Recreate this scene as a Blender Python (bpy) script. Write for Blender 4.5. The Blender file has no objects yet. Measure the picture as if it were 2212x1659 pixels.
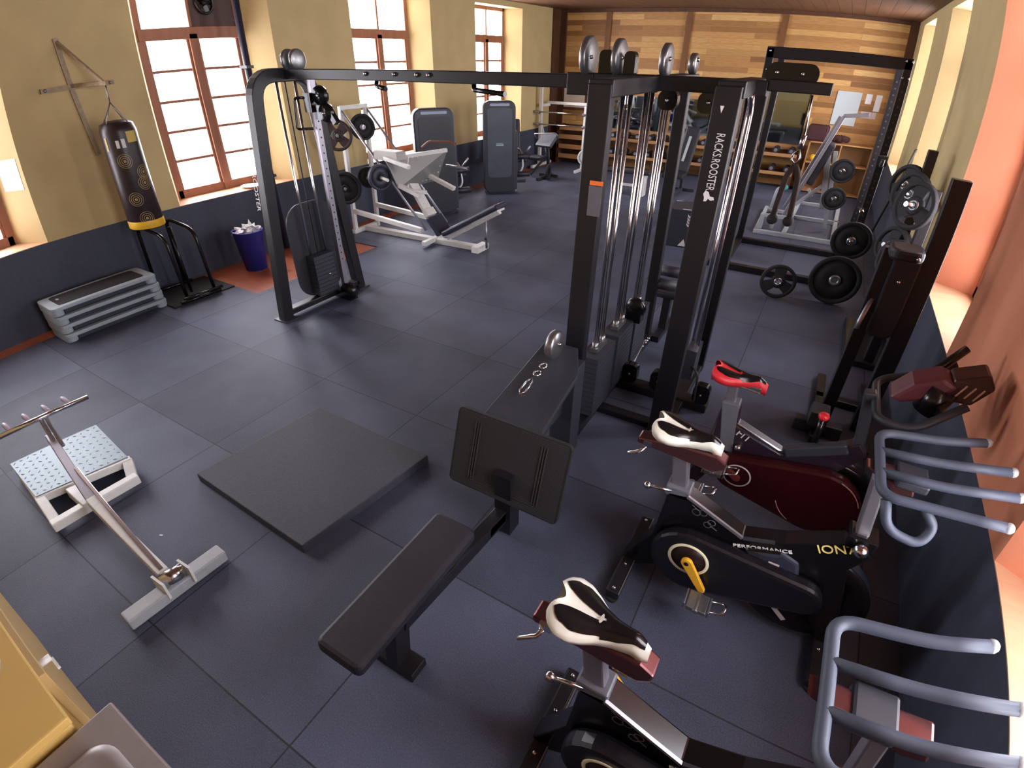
import bpy, bmesh, math, random
from mathutils import Vector, Matrix
R = math.radians
random.seed(7)
SC = bpy.context.scene
COL = SC.collection
V = Vector
# ------------------------------------------------------------------ camera
cam = bpy.data.cameras.new('camera')
co = bpy.data.objects.new('camera', cam)
COL.objects.link(co)
cam.type = 'PANO'
cam.sensor_fit = 'HORIZONTAL'
cam.sensor_width = 36.0
cam.sensor_height = 27.0
FPX, KA, KB = 1089.684, -0.395644, 0.2081145      # lens of the photo: theta = rho + KA*rho^3 + KB*rho^4
fm = FPX * 36.0 / 2212.0
def setp(a, v):
    for o in (cam, getattr(cam, 'cycles', None)):
        try:
            setattr(o, a, v)
        except Exception:
            pass
setp('panorama_type', 'FISHEYE_LENS_POLYNOMIAL')
setp('fisheye_fov', R(180))
setp('fisheye_polynomial_k0', 0.0)
setp('fisheye_polynomial_k1', -1.0 / fm)
setp('fisheye_polynomial_k2', 0.0)
setp('fisheye_polynomial_k3', -KA / fm ** 3)
setp('fisheye_polynomial_k4', -KB / fm ** 4)
CM = [[0.8610792871533, 0.28483673228685835, -0.4212012549550504],
      [0.5083865527187701, -0.46721173074015343, 0.7233645772869415],
      [0.0092506351290033, -0.8370073085696056, -0.547113508470386]]
co.matrix_world = Matrix([[CM[r][0], -CM[r][1], -CM[r][2], (0, 0, 2.31)[r]] for r in range(3)] + [[0, 0, 0, 1]])
cam.clip_start = 0.05
SC.camera = co
# ------------------------------------------------------------------ world, exposure
W = bpy.data.worlds.new('sky')
SC.world = W
W.use_nodes = True
bg = W.node_tree.nodes['Background']
bg.inputs[0].default_value = (0.93, 0.95, 1.0, 1)
bg.inputs[1].default_value = 5.2
SC.view_settings.view_transform = 'Standard'
SC.view_settings.look = 'None'
SC.view_settings.exposure = 2.45
SC.view_settings.gamma = 1.0
SC.view_settings.use_curve_mapping = False
try:
    SC.cycles.use_denoising = True
    SC.cycles.max_bounces = 10
    SC.cycles.diffuse_bounces = 6
    SC.cycles.sample_clamp_indirect = 6.0
except Exception:
    pass
def portal(loc, rot, sx, sy):
    l = bpy.data.lights.new('window_daylight', 'AREA')
    l.shape = 'RECTANGLE'; l.size = sx; l.size_y = sy
    l.cycles.is_portal = True
    o = bpy.data.objects.new('window_daylight', l); COL.objects.link(o)
    o.location = loc; o.rotation_euler = rot
# ------------------------------------------------------------------ materials
def lin(c):
    return tuple(((x / 255) / 12.92 if x / 255 <= 0.04045 else ((x / 255 + 0.055) / 1.055) ** 2.4) for x in c)
MATS = {}
def mat(name, rgb, rough=0.5, metal=0.0, noise=0.0, nscale=40.0, bump=0.0, bscale=200.0, spec=0.5, emit=0.0, stretch=None):
    if name in MATS: return MATS[name]
    m = bpy.data.materials.new(name); m.use_nodes = True
    nt = m.node_tree; b = nt.nodes['Principled BSDF']
    c = lin(rgb)
    b.inputs['Base Color'].default_value = (*c, 1)
    b.inputs['Roughness'].default_value = rough
    b.inputs['Metallic'].default_value = metal
    b.inputs['Specular IOR Level'].default_value = spec
    if emit:
        b.inputs['Emission Color'].default_value = (*c, 1); b.inputs['Emission Strength'].default_value = emit
    if noise or bump:
        tc = nt.nodes.new('ShaderNodeTexCoord')
        src = tc.outputs['Object']
        if stretch:
            mp = nt.nodes.new('ShaderNodeMapping'); mp.inputs['Scale'].default_value = stretch
            nt.links.new(src, mp.inputs['Vector']); src = mp.outputs['Vector']
    if noise:
        n = nt.nodes.new('ShaderNodeTexNoise'); n.inputs['Scale'].default_value = nscale; n.inputs['Detail'].default_value = 4
        nt.links.new(src, n.inputs['Vector'])
        mr = nt.nodes.new('ShaderNodeMapRange')
        mr.inputs['From Min'].default_value = 0.3; mr.inputs['From Max'].default_value = 0.7
        mr.inputs['To Min'].default_value = 1 - noise; mr.inputs['To Max'].default_value = 1 + noise
        nt.links.new(n.outputs['Fac'], mr.inputs['Value'])
        mx = nt.nodes.new('ShaderNodeMix'); mx.data_type = 'RGBA'; mx.blend_type = 'MULTIPLY'
        mx.inputs['Factor'].default_value = 1.0
        mx.inputs['A'].default_value = (*c, 1)
        nt.links.new(mr.outputs['Result'], mx.inputs['B'])
        nt.links.new(mx.outputs['Result'], b.inputs['Base Color'])
    if bump:
        n2 = nt.nodes.new('ShaderNodeTexNoise'); n2.inputs['Scale'].default_value = bscale
        nt.links.new(src, n2.inputs['Vector'])
        bp = nt.nodes.new('ShaderNodeBump'); bp.inputs['Strength'].default_value = bump; bp.inputs['Distance'].default_value = 0.01
        nt.links.new(n2.outputs['Fac'], bp.inputs['Height']); nt.links.new(bp.outputs['Normal'], b.inputs['Normal'])
    MATS[name] = m
    return m
black = mat('black_powder_coat', (24, 22, 27), 0.42, 0.0, 0.15, 60)
blackgloss = mat('black_gloss_plastic', (16, 14, 17), 0.22)
rubber = mat('black_rubber', (26, 25, 28), 0.75, 0, 0.2, 90)
vinyl = mat('black_vinyl', (34, 32, 40), 0.5, 0, 0.1, 30, 0.15, 300)
charcoal = mat('charcoal_plastic', (52, 54, 62), 0.45, 0, 0.08, 30)
greyshroud = mat('grey_shroud_panel', (70, 78, 90), 0.4, 0, 0.1, 6)
chrome = mat('chrome', (215, 215, 222), 0.16, 1.0)
steel = mat('brushed_steel', (150, 150, 152), 0.35, 0.9, 0.1, 60)
satin = mat('satin_steel', (165, 162, 170), 0.42, 0.85)
whitepaint = mat('white_enamel', (222, 222, 218), 0.4, 0, 0.05, 20)
greypaint = mat('pale_grey_enamel', (170, 176, 180), 0.45, 0, 0.06, 20)
silverpaint = mat('silver_paint', (120, 122, 132), 0.4, 0.4)
yellowplast = mat('yellow_plastic', (235, 185, 40), 0.45)
yellowmet = mat('yellow_enamel', (236, 178, 45), 0.35)
cream = mat('cream_vinyl', (222, 220, 206), 0.45)
redplast = mat('red_plastic', (215, 40, 50), 0.4)
maroon = mat('maroon_gloss', (52, 10, 16), 0.28)
redreflect = mat('chrome_red_reflection', (120, 78, 80), 0.25, 0.8)  # chrome sliders: the reddish reflection is put into the base colour
bluebin = mat('blue_plastic', (38, 52, 150), 0.45)
paper = mat('white_paper', (235, 236, 240), 0.8)
ink = mat('printed_white', (225, 222, 222), 0.6)
orangeink = mat('orange_sticker', (240, 120, 50), 0.6)
greyink = mat('grey_sticker', (95, 92, 98), 0.6)
wallyellow = mat('yellow_wall_paint', (196, 174, 124), 0.85, 0, 0.06, 3, 0.08, 60)
dado = mat('dark_slate_dado_paint', (60, 66, 82), 0.6, 0, 0.12, 25, 0.05, 80)
orangepaint = mat('orange_wall_paint', (214, 138, 104), 0.8, 0, 0.05, 3)
woodframe = mat('brown_window_wood', (150, 96, 66), 0.5, 0, 0.12, 12, stretch=(1, 1, 0.15))
sillwood = mat('pale_sill_wood', (205, 160, 125), 0.5, 0, 0.1, 14, stretch=(0.3, 1, 1))
ceilwood = mat('ceiling_wood', (96, 62, 38), 0.6, 0, 0.2, 8, stretch=(1, 0.1, 1))
darkwood = mat('dark_timber', (84, 50, 28), 0.6, 0, 0.2, 10, stretch=(1, 1, 0.2))
shelfwood = mat('shelf_wood', (176, 130, 84), 0.55, 0, 0.15, 10, stretch=(0.2, 1, 1))
# mirror, glass
def glassmat():
    m = bpy.data.materials.new('window_glass'); m.use_nodes = True
    nt = m.node_tree; nt.nodes.clear()
    o = nt.nodes.new('ShaderNodeOutputMaterial'); t = nt.nodes.new('ShaderNodeBsdfTransparent')
    t.inputs[0].default_value = (0.97, 0.96, 0.98, 1)
    g = nt.nodes.new('ShaderNodeBsdfGlossy'); g.inputs['Roughness'].default_value = 0.05
    mx = nt.nodes.new('ShaderNodeMixShader'); mx.inputs[0].default_value = 0.06
    nt.links.new(t.outputs[0], mx.inputs[1]); nt.links.new(g.outputs[0], mx.inputs[2]); nt.links.new(mx.outputs[0], o.inputs[0])
    return m
glass = glassmat()
mirror = mat('mirror_glass', (170, 182, 184), 0.03, 1.0)
def plankmat(name, cols, sx, sz, axis, rough=0.55, mort=0.004):
    """horizontal boards of mixed tones; axis = (u, v) object axes"""
    m = bpy.data.materials.new(name); m.use_nodes = True
    nt = m.node_tree; b = nt.nodes['Principled BSDF']; b.inputs['Roughness'].default_value = rough
    tc = nt.nodes.new('ShaderNodeTexCoord'); sp = nt.nodes.new('ShaderNodeSeparateXYZ'); cb = nt.nodes.new('ShaderNodeCombineXYZ')
    nt.links.new(tc.outputs['Object'], sp.inputs[0])
    nt.links.new(sp.outputs[axis[0]], cb.inputs[0]); nt.links.new(sp.outputs[axis[1]], cb.inputs[1])
    br = nt.nodes.new('ShaderNodeTexBrick'); br.offset = 0.37; br.offset_frequency = 2; br.squash = 1
    br.inputs['Scale'].default_value = 1.0; br.inputs['Brick Width'].default_value = sx; br.inputs['Row Height'].default_value = sz
    br.inputs['Mortar Size'].default_value = mort; br.inputs['Bias'].default_value = 0
    br.inputs['Color1'].default_value = (0, 0, 0, 1); br.inputs['Color2'].default_value = (1, 1, 1, 1); br.inputs['Mortar'].default_value = (0.3, 0.3, 0.3, 1)
    nt.links.new(cb.outputs[0], br.inputs['Vector'])
    cr = nt.nodes.new('ShaderNodeValToRGB')
    el = cr.color_ramp.elements
    for i, c in enumerate(cols):
        p = i / (len(cols) - 1)
        e = el[i] if i < 2 else el.new(p)
        e.position = p; e.color = (*lin(c), 1)
    nt.links.new(br.outputs['Color'], cr.inputs[0])
    n = nt.nodes.new('ShaderNodeTexNoise'); n.inputs['Scale'].default_value = 6; n.inputs['Detail'].default_value = 6
    mp = nt.nodes.new('ShaderNodeMapping'); mp.inputs['Scale'].default_value = (1.0, 14, 1)
    nt.links.new(cb.outputs[0], mp.inputs[0]); nt.links.new(mp.outputs[0], n.inputs['Vector'])
    mr = nt.nodes.new('ShaderNodeMapRange'); mr.inputs['From Min'].default_value = 0.3; mr.inputs['From Max'].default_value = 0.7
    mr.inputs['To Min'].default_value = 0.8; mr.inputs['To Max'].default_value = 1.15
    nt.links.new(n.outputs['Fac'], mr.inputs[0])
    mx = nt.nodes.new('ShaderNodeMix'); mx.data_type = 'RGBA'; mx.blend_type = 'MULTIPLY'; mx.inputs['Factor'].default_value = 1
    nt.links.new(cr.outputs[0], mx.inputs['A']); nt.links.new(mr.outputs[0], mx.inputs['B'])
    nt.links.new(mx.outputs['Result'], b.inputs['Base Color'])
    return m
def floormat():
    """metre-square rubber tiles: fine speckle, a faint tone per tile, thin dark joints"""
    m = bpy.data.materials.new('rubber_floor_tiles'); m.use_nodes = True
    nt = m.node_tree; b = nt.nodes['Principled BSDF']; b.inputs['Roughness'].default_value = 0.62
    b.inputs['Specular IOR Level'].default_value = 0.45
    tc = nt.nodes.new('ShaderNodeTexCoord'); mp = nt.nodes.new('ShaderNodeMapping')
    mp.inputs['Location'].default_value = (2.18 / 0.99 + 20, -0.30 + 20, 0); mp.inputs['Scale'].default_value = (1 / 0.99, 1.0, 1)
    nt.links.new(tc.outputs['Object'], mp.inputs[0])
    sp = nt.nodes.new('ShaderNodeSeparateXYZ'); nt.links.new(mp.outputs[0], sp.inputs[0])
    def math_(op, a, bb=None):
        n = nt.nodes.new('ShaderNodeMath'); n.operation = op
        for i, x in enumerate((a, bb)):
            if x is None: continue
            if isinstance(x, (int, float)): n.inputs[i].default_value = x
            else: nt.links.new(x, n.inputs[i])
        return n.outputs[0]
    def joint(o):
        f = math_('FRACT', o); d = math_('MINIMUM', f, math_('SUBTRACT', 1.0, f))
        return math_('LESS_THAN', d, 0.004)
    j = math_('MAXIMUM', joint(sp.outputs[0]), joint(sp.outputs[1]))
    cell = nt.nodes.new('ShaderNodeCombineXYZ')
    nt.links.new(math_('FLOOR', sp.outputs[0]), cell.inputs[0]); nt.links.new(math_('FLOOR', sp.outputs[1]), cell.inputs[1])
    wn = nt.nodes.new('ShaderNodeTexWhiteNoise'); nt.links.new(cell.outputs[0], wn.inputs['Vector'])
    n1 = nt.nodes.new('ShaderNodeTexNoise'); n1.inputs['Scale'].default_value = 160; n1.inputs['Detail'].default_value = 3
    n2 = nt.nodes.new('ShaderNodeTexNoise'); n2.inputs['Scale'].default_value = 1.7; n2.inputs['Detail'].default_value = 5
    nt.links.new(tc.outputs['Object'], n1.inputs['Vector']); nt.links.new(tc.outputs['Object'], n2.inputs['Vector'])
    t = math_('ADD', math_('MULTIPLY', wn.outputs['Value'], 0.22), math_('ADD', math_('MULTIPLY', n1.outputs['Fac'], 0.7), math_('MULTIPLY', n2.outputs['Fac'], 0.5)))
    cr = nt.nodes.new('ShaderNodeValToRGB')
    e = cr.color_ramp.elements
    e[0].position = 0.45; e[0].color = (*lin((46, 50, 66)), 1)
    e[1].position = 1.0; e[1].color = (*lin((92, 98, 120)), 1)
    nt.links.new(t, cr.inputs[0])
    mx = nt.nodes.new('ShaderNodeMix'); mx.data_type = 'RGBA'
    nt.links.new(j, mx.inputs['Factor']); nt.links.new(cr.outputs[0], mx.inputs['A']); mx.inputs['B'].default_value = (*lin((38, 40, 48)), 1)
    nt.links.new(mx.outputs['Result'], b.inputs['Base Color'])
    bp = nt.nodes.new('ShaderNodeBump'); bp.inputs['Strength'].default_value = 0.25; bp.inputs['Distance'].default_value = 0.004
    nt.links.new(n1.outputs['Fac'], bp.inputs['Height']); nt.links.new(bp.outputs['Normal'], b.inputs['Normal'])
    return m
def treadmat(name, rgb, rough=0.35, metal=0.7, sc=28.0):
    """raised-lozenge tread plate"""
    m = bpy.data.materials.new(name); m.use_nodes = True
    nt = m.node_tree; b = nt.nodes['Principled BSDF']
    b.inputs['Base Color'].default_value = (*lin(rgb), 1); b.inputs['Roughness'].default_value = rough; b.inputs['Metallic'].default_value = metal
    return m
# ------------------------------------------------------------------ mesh helpers
class MB:
    def __init__(s): s.v = []; s.f = []; s.m = []; s.sm = []
    def add(s, vs, fs, mi=0, smooth=False):
        o = len(s.v); s.v += [V(p) for p in vs]
        for f in fs:
            s.f.append([o + i for i in f]); s.m.append(mi); s.sm.append(smooth)
        return s
    def box(s, c, d, rz=0.0, M=None, mi=0):
        """centre c, full size d"""
        x, y, z = d[0] / 2, d[1] / 2, d[2] / 2
        vs = [V((a * x, b * y, e * z)) for e in (-1, 1) for a, b in ((-1, -1), (1, -1), (1, 1), (-1, 1))]
        M_ = M if M is not None else Matrix.Rotation(rz, 3, 'Z')
        vs = [M_ @ p + V(c) for p in vs]
        return s.add(vs, [(3, 2, 1, 0), (4, 5, 6, 7), (0, 1, 5, 4), (1, 2, 6, 5), (2, 3, 7, 6), (3, 0, 4, 7)], mi)
    def b2(s, lo, hi, mi=0):
        return s.box([(a + b) / 2 for a, b in zip(lo, hi)], [abs(b - a) for a, b in zip(lo, hi)], mi=mi)
    def bar(s, p, q, w, h, up=(0, 0, 1), mi=0):
        """rectangular bar from p to q; w across, h along up"""
        p, q = V(p), V(q); d = (q - p); L = d.length; d.normalize()
        u = V(up)
        sx = d.cross(u)
        if sx.length < 1e-4: sx = d.cross(V((0, 1, 0)))
        sx.normalize(); uu = sx.cross(d).normalized()
        M = Matrix((sx, d, uu)).transposed()
        return s.box((p + q) / 2, (w, L, h), M=M, mi=mi)
    def sweep(s, pts, w, h, n, mi=0, closed=False):
        """rectangular section along a planar path with plane normal n (w along n, h in the plane)"""
        pts = [V(p) for p in pts]; n = V(n).normalized(); N = len(pts); rings = []
        for i, p in enumerate(pts):
            a = pts[(i - 1) % N] if (i > 0 or closed) else None; b = pts[(i + 1) % N] if (i < N - 1 or closed) else None
            t1 = (p - a).normalized() if a is not None else None; t2 = (b - p).normalized() if b is not None else None
            if t1 is None: t1 = t2
            if t2 is None: t2 = t1
            t = (t1 + t2).normalized(); k = 1 / max(0.35, math.sqrt((1 + t1.dot(t2)) / 2))
            m = n.cross(t).normalized() * k
            rings.append([p + n * w / 2 + m * h / 2, p - n * w / 2 + m * h / 2, p - n * w / 2 - m * h / 2, p + n * w / 2 - m * h / 2])
        vs = [q for r in rings for q in r]; fs = []
        for i in range(N if closed else N - 1):
            j = (i + 1) % N
            for k in range(4): fs.append((4 * i + k, 4 * i + (k + 1) % 4, 4 * j + (k + 1) % 4, 4 * j + k))
        if not closed: fs += [(3, 2, 1, 0), tuple(4 * (N - 1) + k for k in range(4))]
        return s.add(vs, fs, mi)
    def tube(s, pts, r, seg=10, rnd=0.0, mi=0, closed=False, caps=True):
        pts = [V(p) for p in pts]
        if rnd: pts = fillet(pts, rnd)
        N = len(pts); rs = r if isinstance(r, (list, tuple)) else [r] * N
        if len(rs) != N: rs = [rs[0]] * N
        rings = []; prev = None
        for i, p in enumerate(pts):
            if closed: t = (pts[(i + 1) % N] - pts[i - 1]).normalized()
            else:
                a = pts[max(0, i - 1)]; b = pts[min(N - 1, i + 1)]; t = (b - a).normalized()
            if prev is None:
                u = t.orthogonal().normalized()
            else:
                u = (prev - t * prev.dot(t))
                u = u.normalized() if u.length > 1e-5 else t.orthogonal().normalized()
            prev = u; w = t.cross(u)
            rings.append([p + (u * math.cos(2 * math.pi * k / seg) + w * math.sin(2 * math.pi * k / seg)) * rs[i] for k in range(seg)])
        vs = [q for rr in rings for q in rr]; fs = []
        for i in range(N if closed else N - 1):
            j = (i + 1) % N
            for k in range(seg): fs.append((seg * i + k, seg * i + (k + 1) % seg, seg * j + (k + 1) % seg, seg * j + k))
        s.add(vs, fs, mi, True)
        if caps and not closed:
            s.add(rings[0], [tuple(reversed(range(seg)))], mi); s.add(rings[-1], [tuple(range(seg))], mi)
        return s
    def cyl(s, p, q, r, seg=20, mi=0, r2=None):
        return s.tube([p, q], [r, r if r2 is None else r2], seg, mi=mi)
    def disc(s, c, n, prof, seg=28, mi=0):
        """lathe: prof = [(radius, offset along n)], open or closed by r=0 ends"""
        c = V(c); n = V(n).normalized(); u = n.orthogonal().normalized(); w = n.cross(u); rings = []
        vs = []; fs = []
        for r, o in prof:
            vs += [c + n * o + (u * math.cos(2 * math.pi * k / seg) + w * math.sin(2 * math.pi * k / seg)) * r for k in range(seg)]
        for i in range(len(prof) - 1):
            for k in range(seg):
                k2 = (k + 1) % seg
                fs.append((seg * i + k, seg * i + k2, seg * (i + 1) + k2, seg * (i + 1) + k))
        return s.add(vs, fs, mi, True)
    def prism(s, poly, n, d, mi=0, mside=None):
        """planar polygon (3D points) extruded by d along n"""
        poly = [V(p) for p in poly]; n = V(n).normalized() * d; N = len(poly)
        ar = V((0, 0, 0))
        for i in range(N): ar += poly[i].cross(poly[(i + 1) % N])
        if ar.dot(n) < 0: poly = poly[::-1]
        s.add(poly, [tuple(reversed(range(N)))], mi); s.add([p + n for p in poly], [tuple(range(N))], mi)
        for i in range(N):
            j = (i + 1) % N
            s.add([poly[i], poly[j], poly[j] + n, poly[i] + n], [(0, 1, 2, 3)], mi if mside is None else mside)
        return s
    def ball(s, c, r, seg=14, mi=0, sc=(1, 1, 1)):
        vs = []; fs = []; c = V(c); n = seg // 2
        for i in range(n + 1):
            a = math.pi * i / n
            for k in range(seg):
                b = 2 * math.pi * k / seg
                vs.append(c + V((math.sin(a) * math.cos(b) * sc[0], math.sin(a) * math.sin(b) * sc[1], math.cos(a) * sc[2])) * r)
        for i in range(n):
            for k in range(seg): fs.append((seg * i + k, seg * (i + 1) + k, seg * (i + 1) + (k + 1) % seg, seg * i + (k + 1) % seg))
        return s.add(vs, fs, mi, True)
    def rbox(s, lo, hi, r, axis='z', seg=4, mi=0):
        """box with corners rounded around one axis"""
        i = 'xyz'.index(axis); a, b = [k for k in range(3) if k != i]
        poly = []
        for (sx, sy, a0) in ((1, 1, 0), (-1, 1, 90), (-1, -1, 180), (1, -1, 270)):
            cx = (hi[a] - r) if sx > 0 else (lo[a] + r); cy = (hi[b] - r) if sy > 0 else (lo[b] + r)
            for k in range(seg + 1):
                t = R(a0 + 90 * k / seg); p = [0, 0, 0]; p[a] = cx + r * math.cos(t); p[b] = cy + r * math.sin(t); p[i] = lo[i]; poly.append(p)
        n = [0, 0, 0]; n[i] = 1
        return s.prism(poly, n, hi[i] - lo[i], mi)
    def xf(s, M):
        s.v = [M @ p for p in s.v]; return s
    def build(s, name, mats, parent=None, bevel=0.0, kind=None):
        me = bpy.data.meshes.new(name)
        o = bpy.data.objects.new(name, me)
        off = V((0, 0, 0))
        if parent is not None:
            q = parent
            while q.parent is not None: q = q.parent
            off = V(q.get('_org', (0, 0, 0)))
        bm = bmesh.new()
        vs = [bm.verts.new(p - off) for p in s.v]
        for f, mi, smo in zip(s.f, s.m, s.sm):
            try:
                fc = bm.faces.new([vs[i] for i in f]); fc.material_index = mi; fc.smooth = smo
            except ValueError:
                pass
        bmesh.ops.remove_doubles(bm, verts=bm.verts, dist=1e-5)
        bmesh.ops.recalc_face_normals(bm, faces=bm.faces)
        bm.to_mesh(me); bm.free()
        for m in (mats if isinstance(mats, (list, tuple)) else [mats]): me.materials.append(m)
        COL.objects.link(o)
        if parent is not None: o.parent = parent
        if bevel:
            md = o.modifiers.new('bevel', 'BEVEL'); md.width = bevel; md.segments = 2; md.limit_method = 'ANGLE'; md.angle_limit = R(40)
        if kind: o['kind'] = kind
        return o
def fillet(pts, r, n=6):
    out = [pts[0]]
    for i in range(1, len(pts) - 1):
        a, p, b = pts[i - 1], pts[i], pts[i + 1]
        d1 = (a - p); d2 = (b - p)
        k = min(r, d1.length * 0.48, d2.length * 0.48)
        p1 = p + d1.normalized() * k; p2 = p + d2.normalized() * k
        for j in range(n + 1):
            t = j / n
            out.append(p1 * (1 - t) ** 2 + p * 2 * t * (1 - t) + p2 * t * t)
    out.append(pts[-1])
    return out
def thing(name, label, cat, loc=(0, 0, 0), rz=0.0, group=None, local=False):
    """Empty at the thing's base. Parts are given in world coordinates unless local=True"""
    o = bpy.data.objects.new(name, None); COL.objects.link(o); o.empty_display_size = 0.1
    o.location = loc; o.rotation_euler = (0, 0, rz)
    o['label'] = label; o['category'] = cat
    if group: o['group'] = group
    if not local: o['_org'] = tuple(loc)
    return o
def tag(o, label, cat, group=None):
    o['label'] = label; o['category'] = cat
    if group: o['group'] = group
    return o
def dup(root, loc, rz=None, label=None, group=None):
    r = root.copy(); COL.objects.link(r); r.location = loc
    if rz is not None: r.rotation_euler = (0, 0, rz)
    if label: r['label'] = label
    if group: r['group'] = group
    for ch in list(root.children):
        c = ch.copy(); COL.objects.link(c); c.parent = r
        for g in list(ch.children):
            d = g.copy(); COL.objects.link(d); d.parent = c
    return r
def text(name, body, size, M, m, parent, depth=0.0015, sx=1.0):
    """raised printed lettering; M places the text plane (x along the line, y up the letters)"""
    cu = bpy.data.curves.new(name, 'FONT'); cu.body = body; cu.size = size; cu.extrude = depth
    cu.align_x = 'CENTER'; cu.align_y = 'CENTER'; cu.resolution_u = 3
    t = bpy.data.objects.new(name, cu); COL.objects.link(t)
    dg = bpy.context.evaluated_depsgraph_get()
    me = bpy.data.meshes.new_from_object(t.evaluated_get(dg))
    bpy.data.objects.remove(t); bpy.data.curves.remove(cu)
    off = V((0, 0, 0)); q = parent
    while q is not None and q.parent is not None: q = q.parent
    if q is not None: off = V(q.get('_org', (0, 0, 0)))
    me.transform(Matrix.Translation(-off) @ M @ Matrix.Diagonal((sx, 1, 1, 1)))
    me.materials.clear(); me.materials.append(m)
    o = bpy.data.objects.new(name, me); COL.objects.link(o); o.parent = parent
    return o
def frame(o, x, y):
    """4x4 placing local x/y axes at o"""
    x = V(x).normalized(); y = V(y); y = (y - x * y.dot(x)).normalized(); z = x.cross(y)
    M = Matrix((x, y, z)).transposed().to_4x4(); M.translation = V(o); return M
# ------------------------------------------------------------------ the room
XL, XR, YE, YB, ZC = -6.36, 0.975, 13.0, -1.6, 3.26
SILL, SOFF, DEP, SPL = 0.825, 3.16, 0.36, 0.2
fl = floormat()
terra = plankmat('terracotta_floor', [(150, 82, 58), (178, 102, 74), (196, 122, 92)], 0.3, 0.3, (0, 1), 0.35)
f = MB()
f.b2((XL - 0.4, YB - 0.3, -0.1), (XR + 0.4, YE + 0.3, -0.018), 1)
G = ((-6.12, YB, -5.22, 3.17), (-5.22, YB, XR, YE), (-6.12, 5.13, -5.22, YE), (-6.0, 4.42, -5.64, 5.13))
for x0, y0, x1, y1 in G:
    f.b2((x0, y0, -0.0175), (x1, y1, 0.0), 0)
fo = f.build('floor', [fl, terra], kind='structure')
c = MB()
for k in range(38):
    x0 = XL - 0.4 + k * 0.21
    c.b2((x0, YB - 0.3, ZC), (x0 + 0.206, YE + 0.3, ZC + 0.03))
c.b2((XL - 0.4, YB - 0.3, ZC + 0.03), (XR + 0.5, YE + 0.3, ZC + 0.08))
c.build('ceiling', ceilwood, kind='structure')
RL = [(0.04, 1.775), (3.20, 4.93), (6.29, 8.11), (9.43, 11.19)]      # window recesses in the left wall
RR = [(0.25, 1.858), (3.64, 5.12), (6.88, 8.47), (10.13, 11.98)]      # and in the right wall
def side_wall(name, xw, sgn, rec, near_paint):
    """piers with splayed reveals; sgn = outward direction along x"""
    m = MB()
    xo = xw + sgn * DEP
    m.b2((min(xw, xw + sgn * 0.5), YB, -0.1), (max(xw, xw + sgn * 0.5), YE + 0.3, SILL), 1)
    m.b2((min(xw, xw + sgn * 0.5), YB, SOFF), (max(xw, xw + sgn * 0.5), YE + 0.3, ZC + 0.02), 0)
    edges = [YB] + [e for r in rec for e in r] + [YE + 0.3]
    for i in range(0, len(edges), 2):
        a, b = edges[i], edges[i + 1]
        a2 = a - (SPL if i > 0 else 0); b2 = b + (SPL if i + 2 < len(edges) else 0)
        P = [(xw, a), (xw, b), (xo, b2), (xo, a2)]
        vs = [(x, y, SILL) for x, y in P] + [(x, y, SOFF) for x, y in P]
        m.add(vs, [(0, 1, 2, 3)], 0); m.add(vs, [(4, 5, 6, 7)], 0)
        for k in range(4):
            mi = 0
            if (i, k) in near_paint: mi = 2
            m.add([vs[k], vs[(k + 1) % 4], vs[4 + (k + 1) % 4], vs[4 + k]], [(0, 1, 2, 3)], mi)
    return m.build(name, [wallyellow, dado, orangepaint], kind='structure')
side_wall('wall_left', XL, -1, RL, ())
side_wall('wall_right', XR, 1, RR, {(0, 0), (0, 1), (2, 0), (2, 1), (2, 3), (4, 3)})
m = MB(); m.b2((XL - 0.5, YB - 0.3, -0.1), (XR + 0.5, YB, ZC + 0.02)); m.build('wall_back', wallyellow, kind='structure')
planks = plankmat('mixed_wood_boards', [(134, 92, 48), (172, 124, 70), (198, 150, 88), (218, 176, 112), (160, 112, 62)], 1.45, 0.105, (0, 2))
m = MB(); m.b2((XL - 0.5, YE, -0.1), (XR + 0.5, YE + 0.3, ZC + 0.02)); m.build('wall_end', planks, kind='structure')
m = MB(); m.b2((XL, YE - 0.42, 0.0), (XL + 0.03, YE - 0.001, ZC)); m.b2((XL + 0.03, YE - 0.05, 0.0), (XL + 0.18, YE - 0.001, ZC)); m.build('trim_1', darkwood, kind='structure')
m = MB(); m.b2((XR - 0.16, YE - 0.05, 0.0), (XR - 0.001, YE - 0.001, ZC)); m.b2((XL + 0.18, YE - 0.06, ZC - 0.07), (XR - 0.16, YE - 0.001, ZC - 0.001)); m.build('trim_2', darkwood, kind='structure')
for k, x in enumerate((-5.15, -3.35, -1.45)):
    m = MB(); m.b2((x - 0.06, YE - 0.035, 1.9), (x + 0.06, YE - 0.001, ZC - 0.07)); m.build('trim_%d' % (3 + k), mat('post_wood', (120, 76, 38), 0.6, 0, 0.15, 9, stretch=(1, 1, 0.2)), kind='structure')
wn = 0
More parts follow.
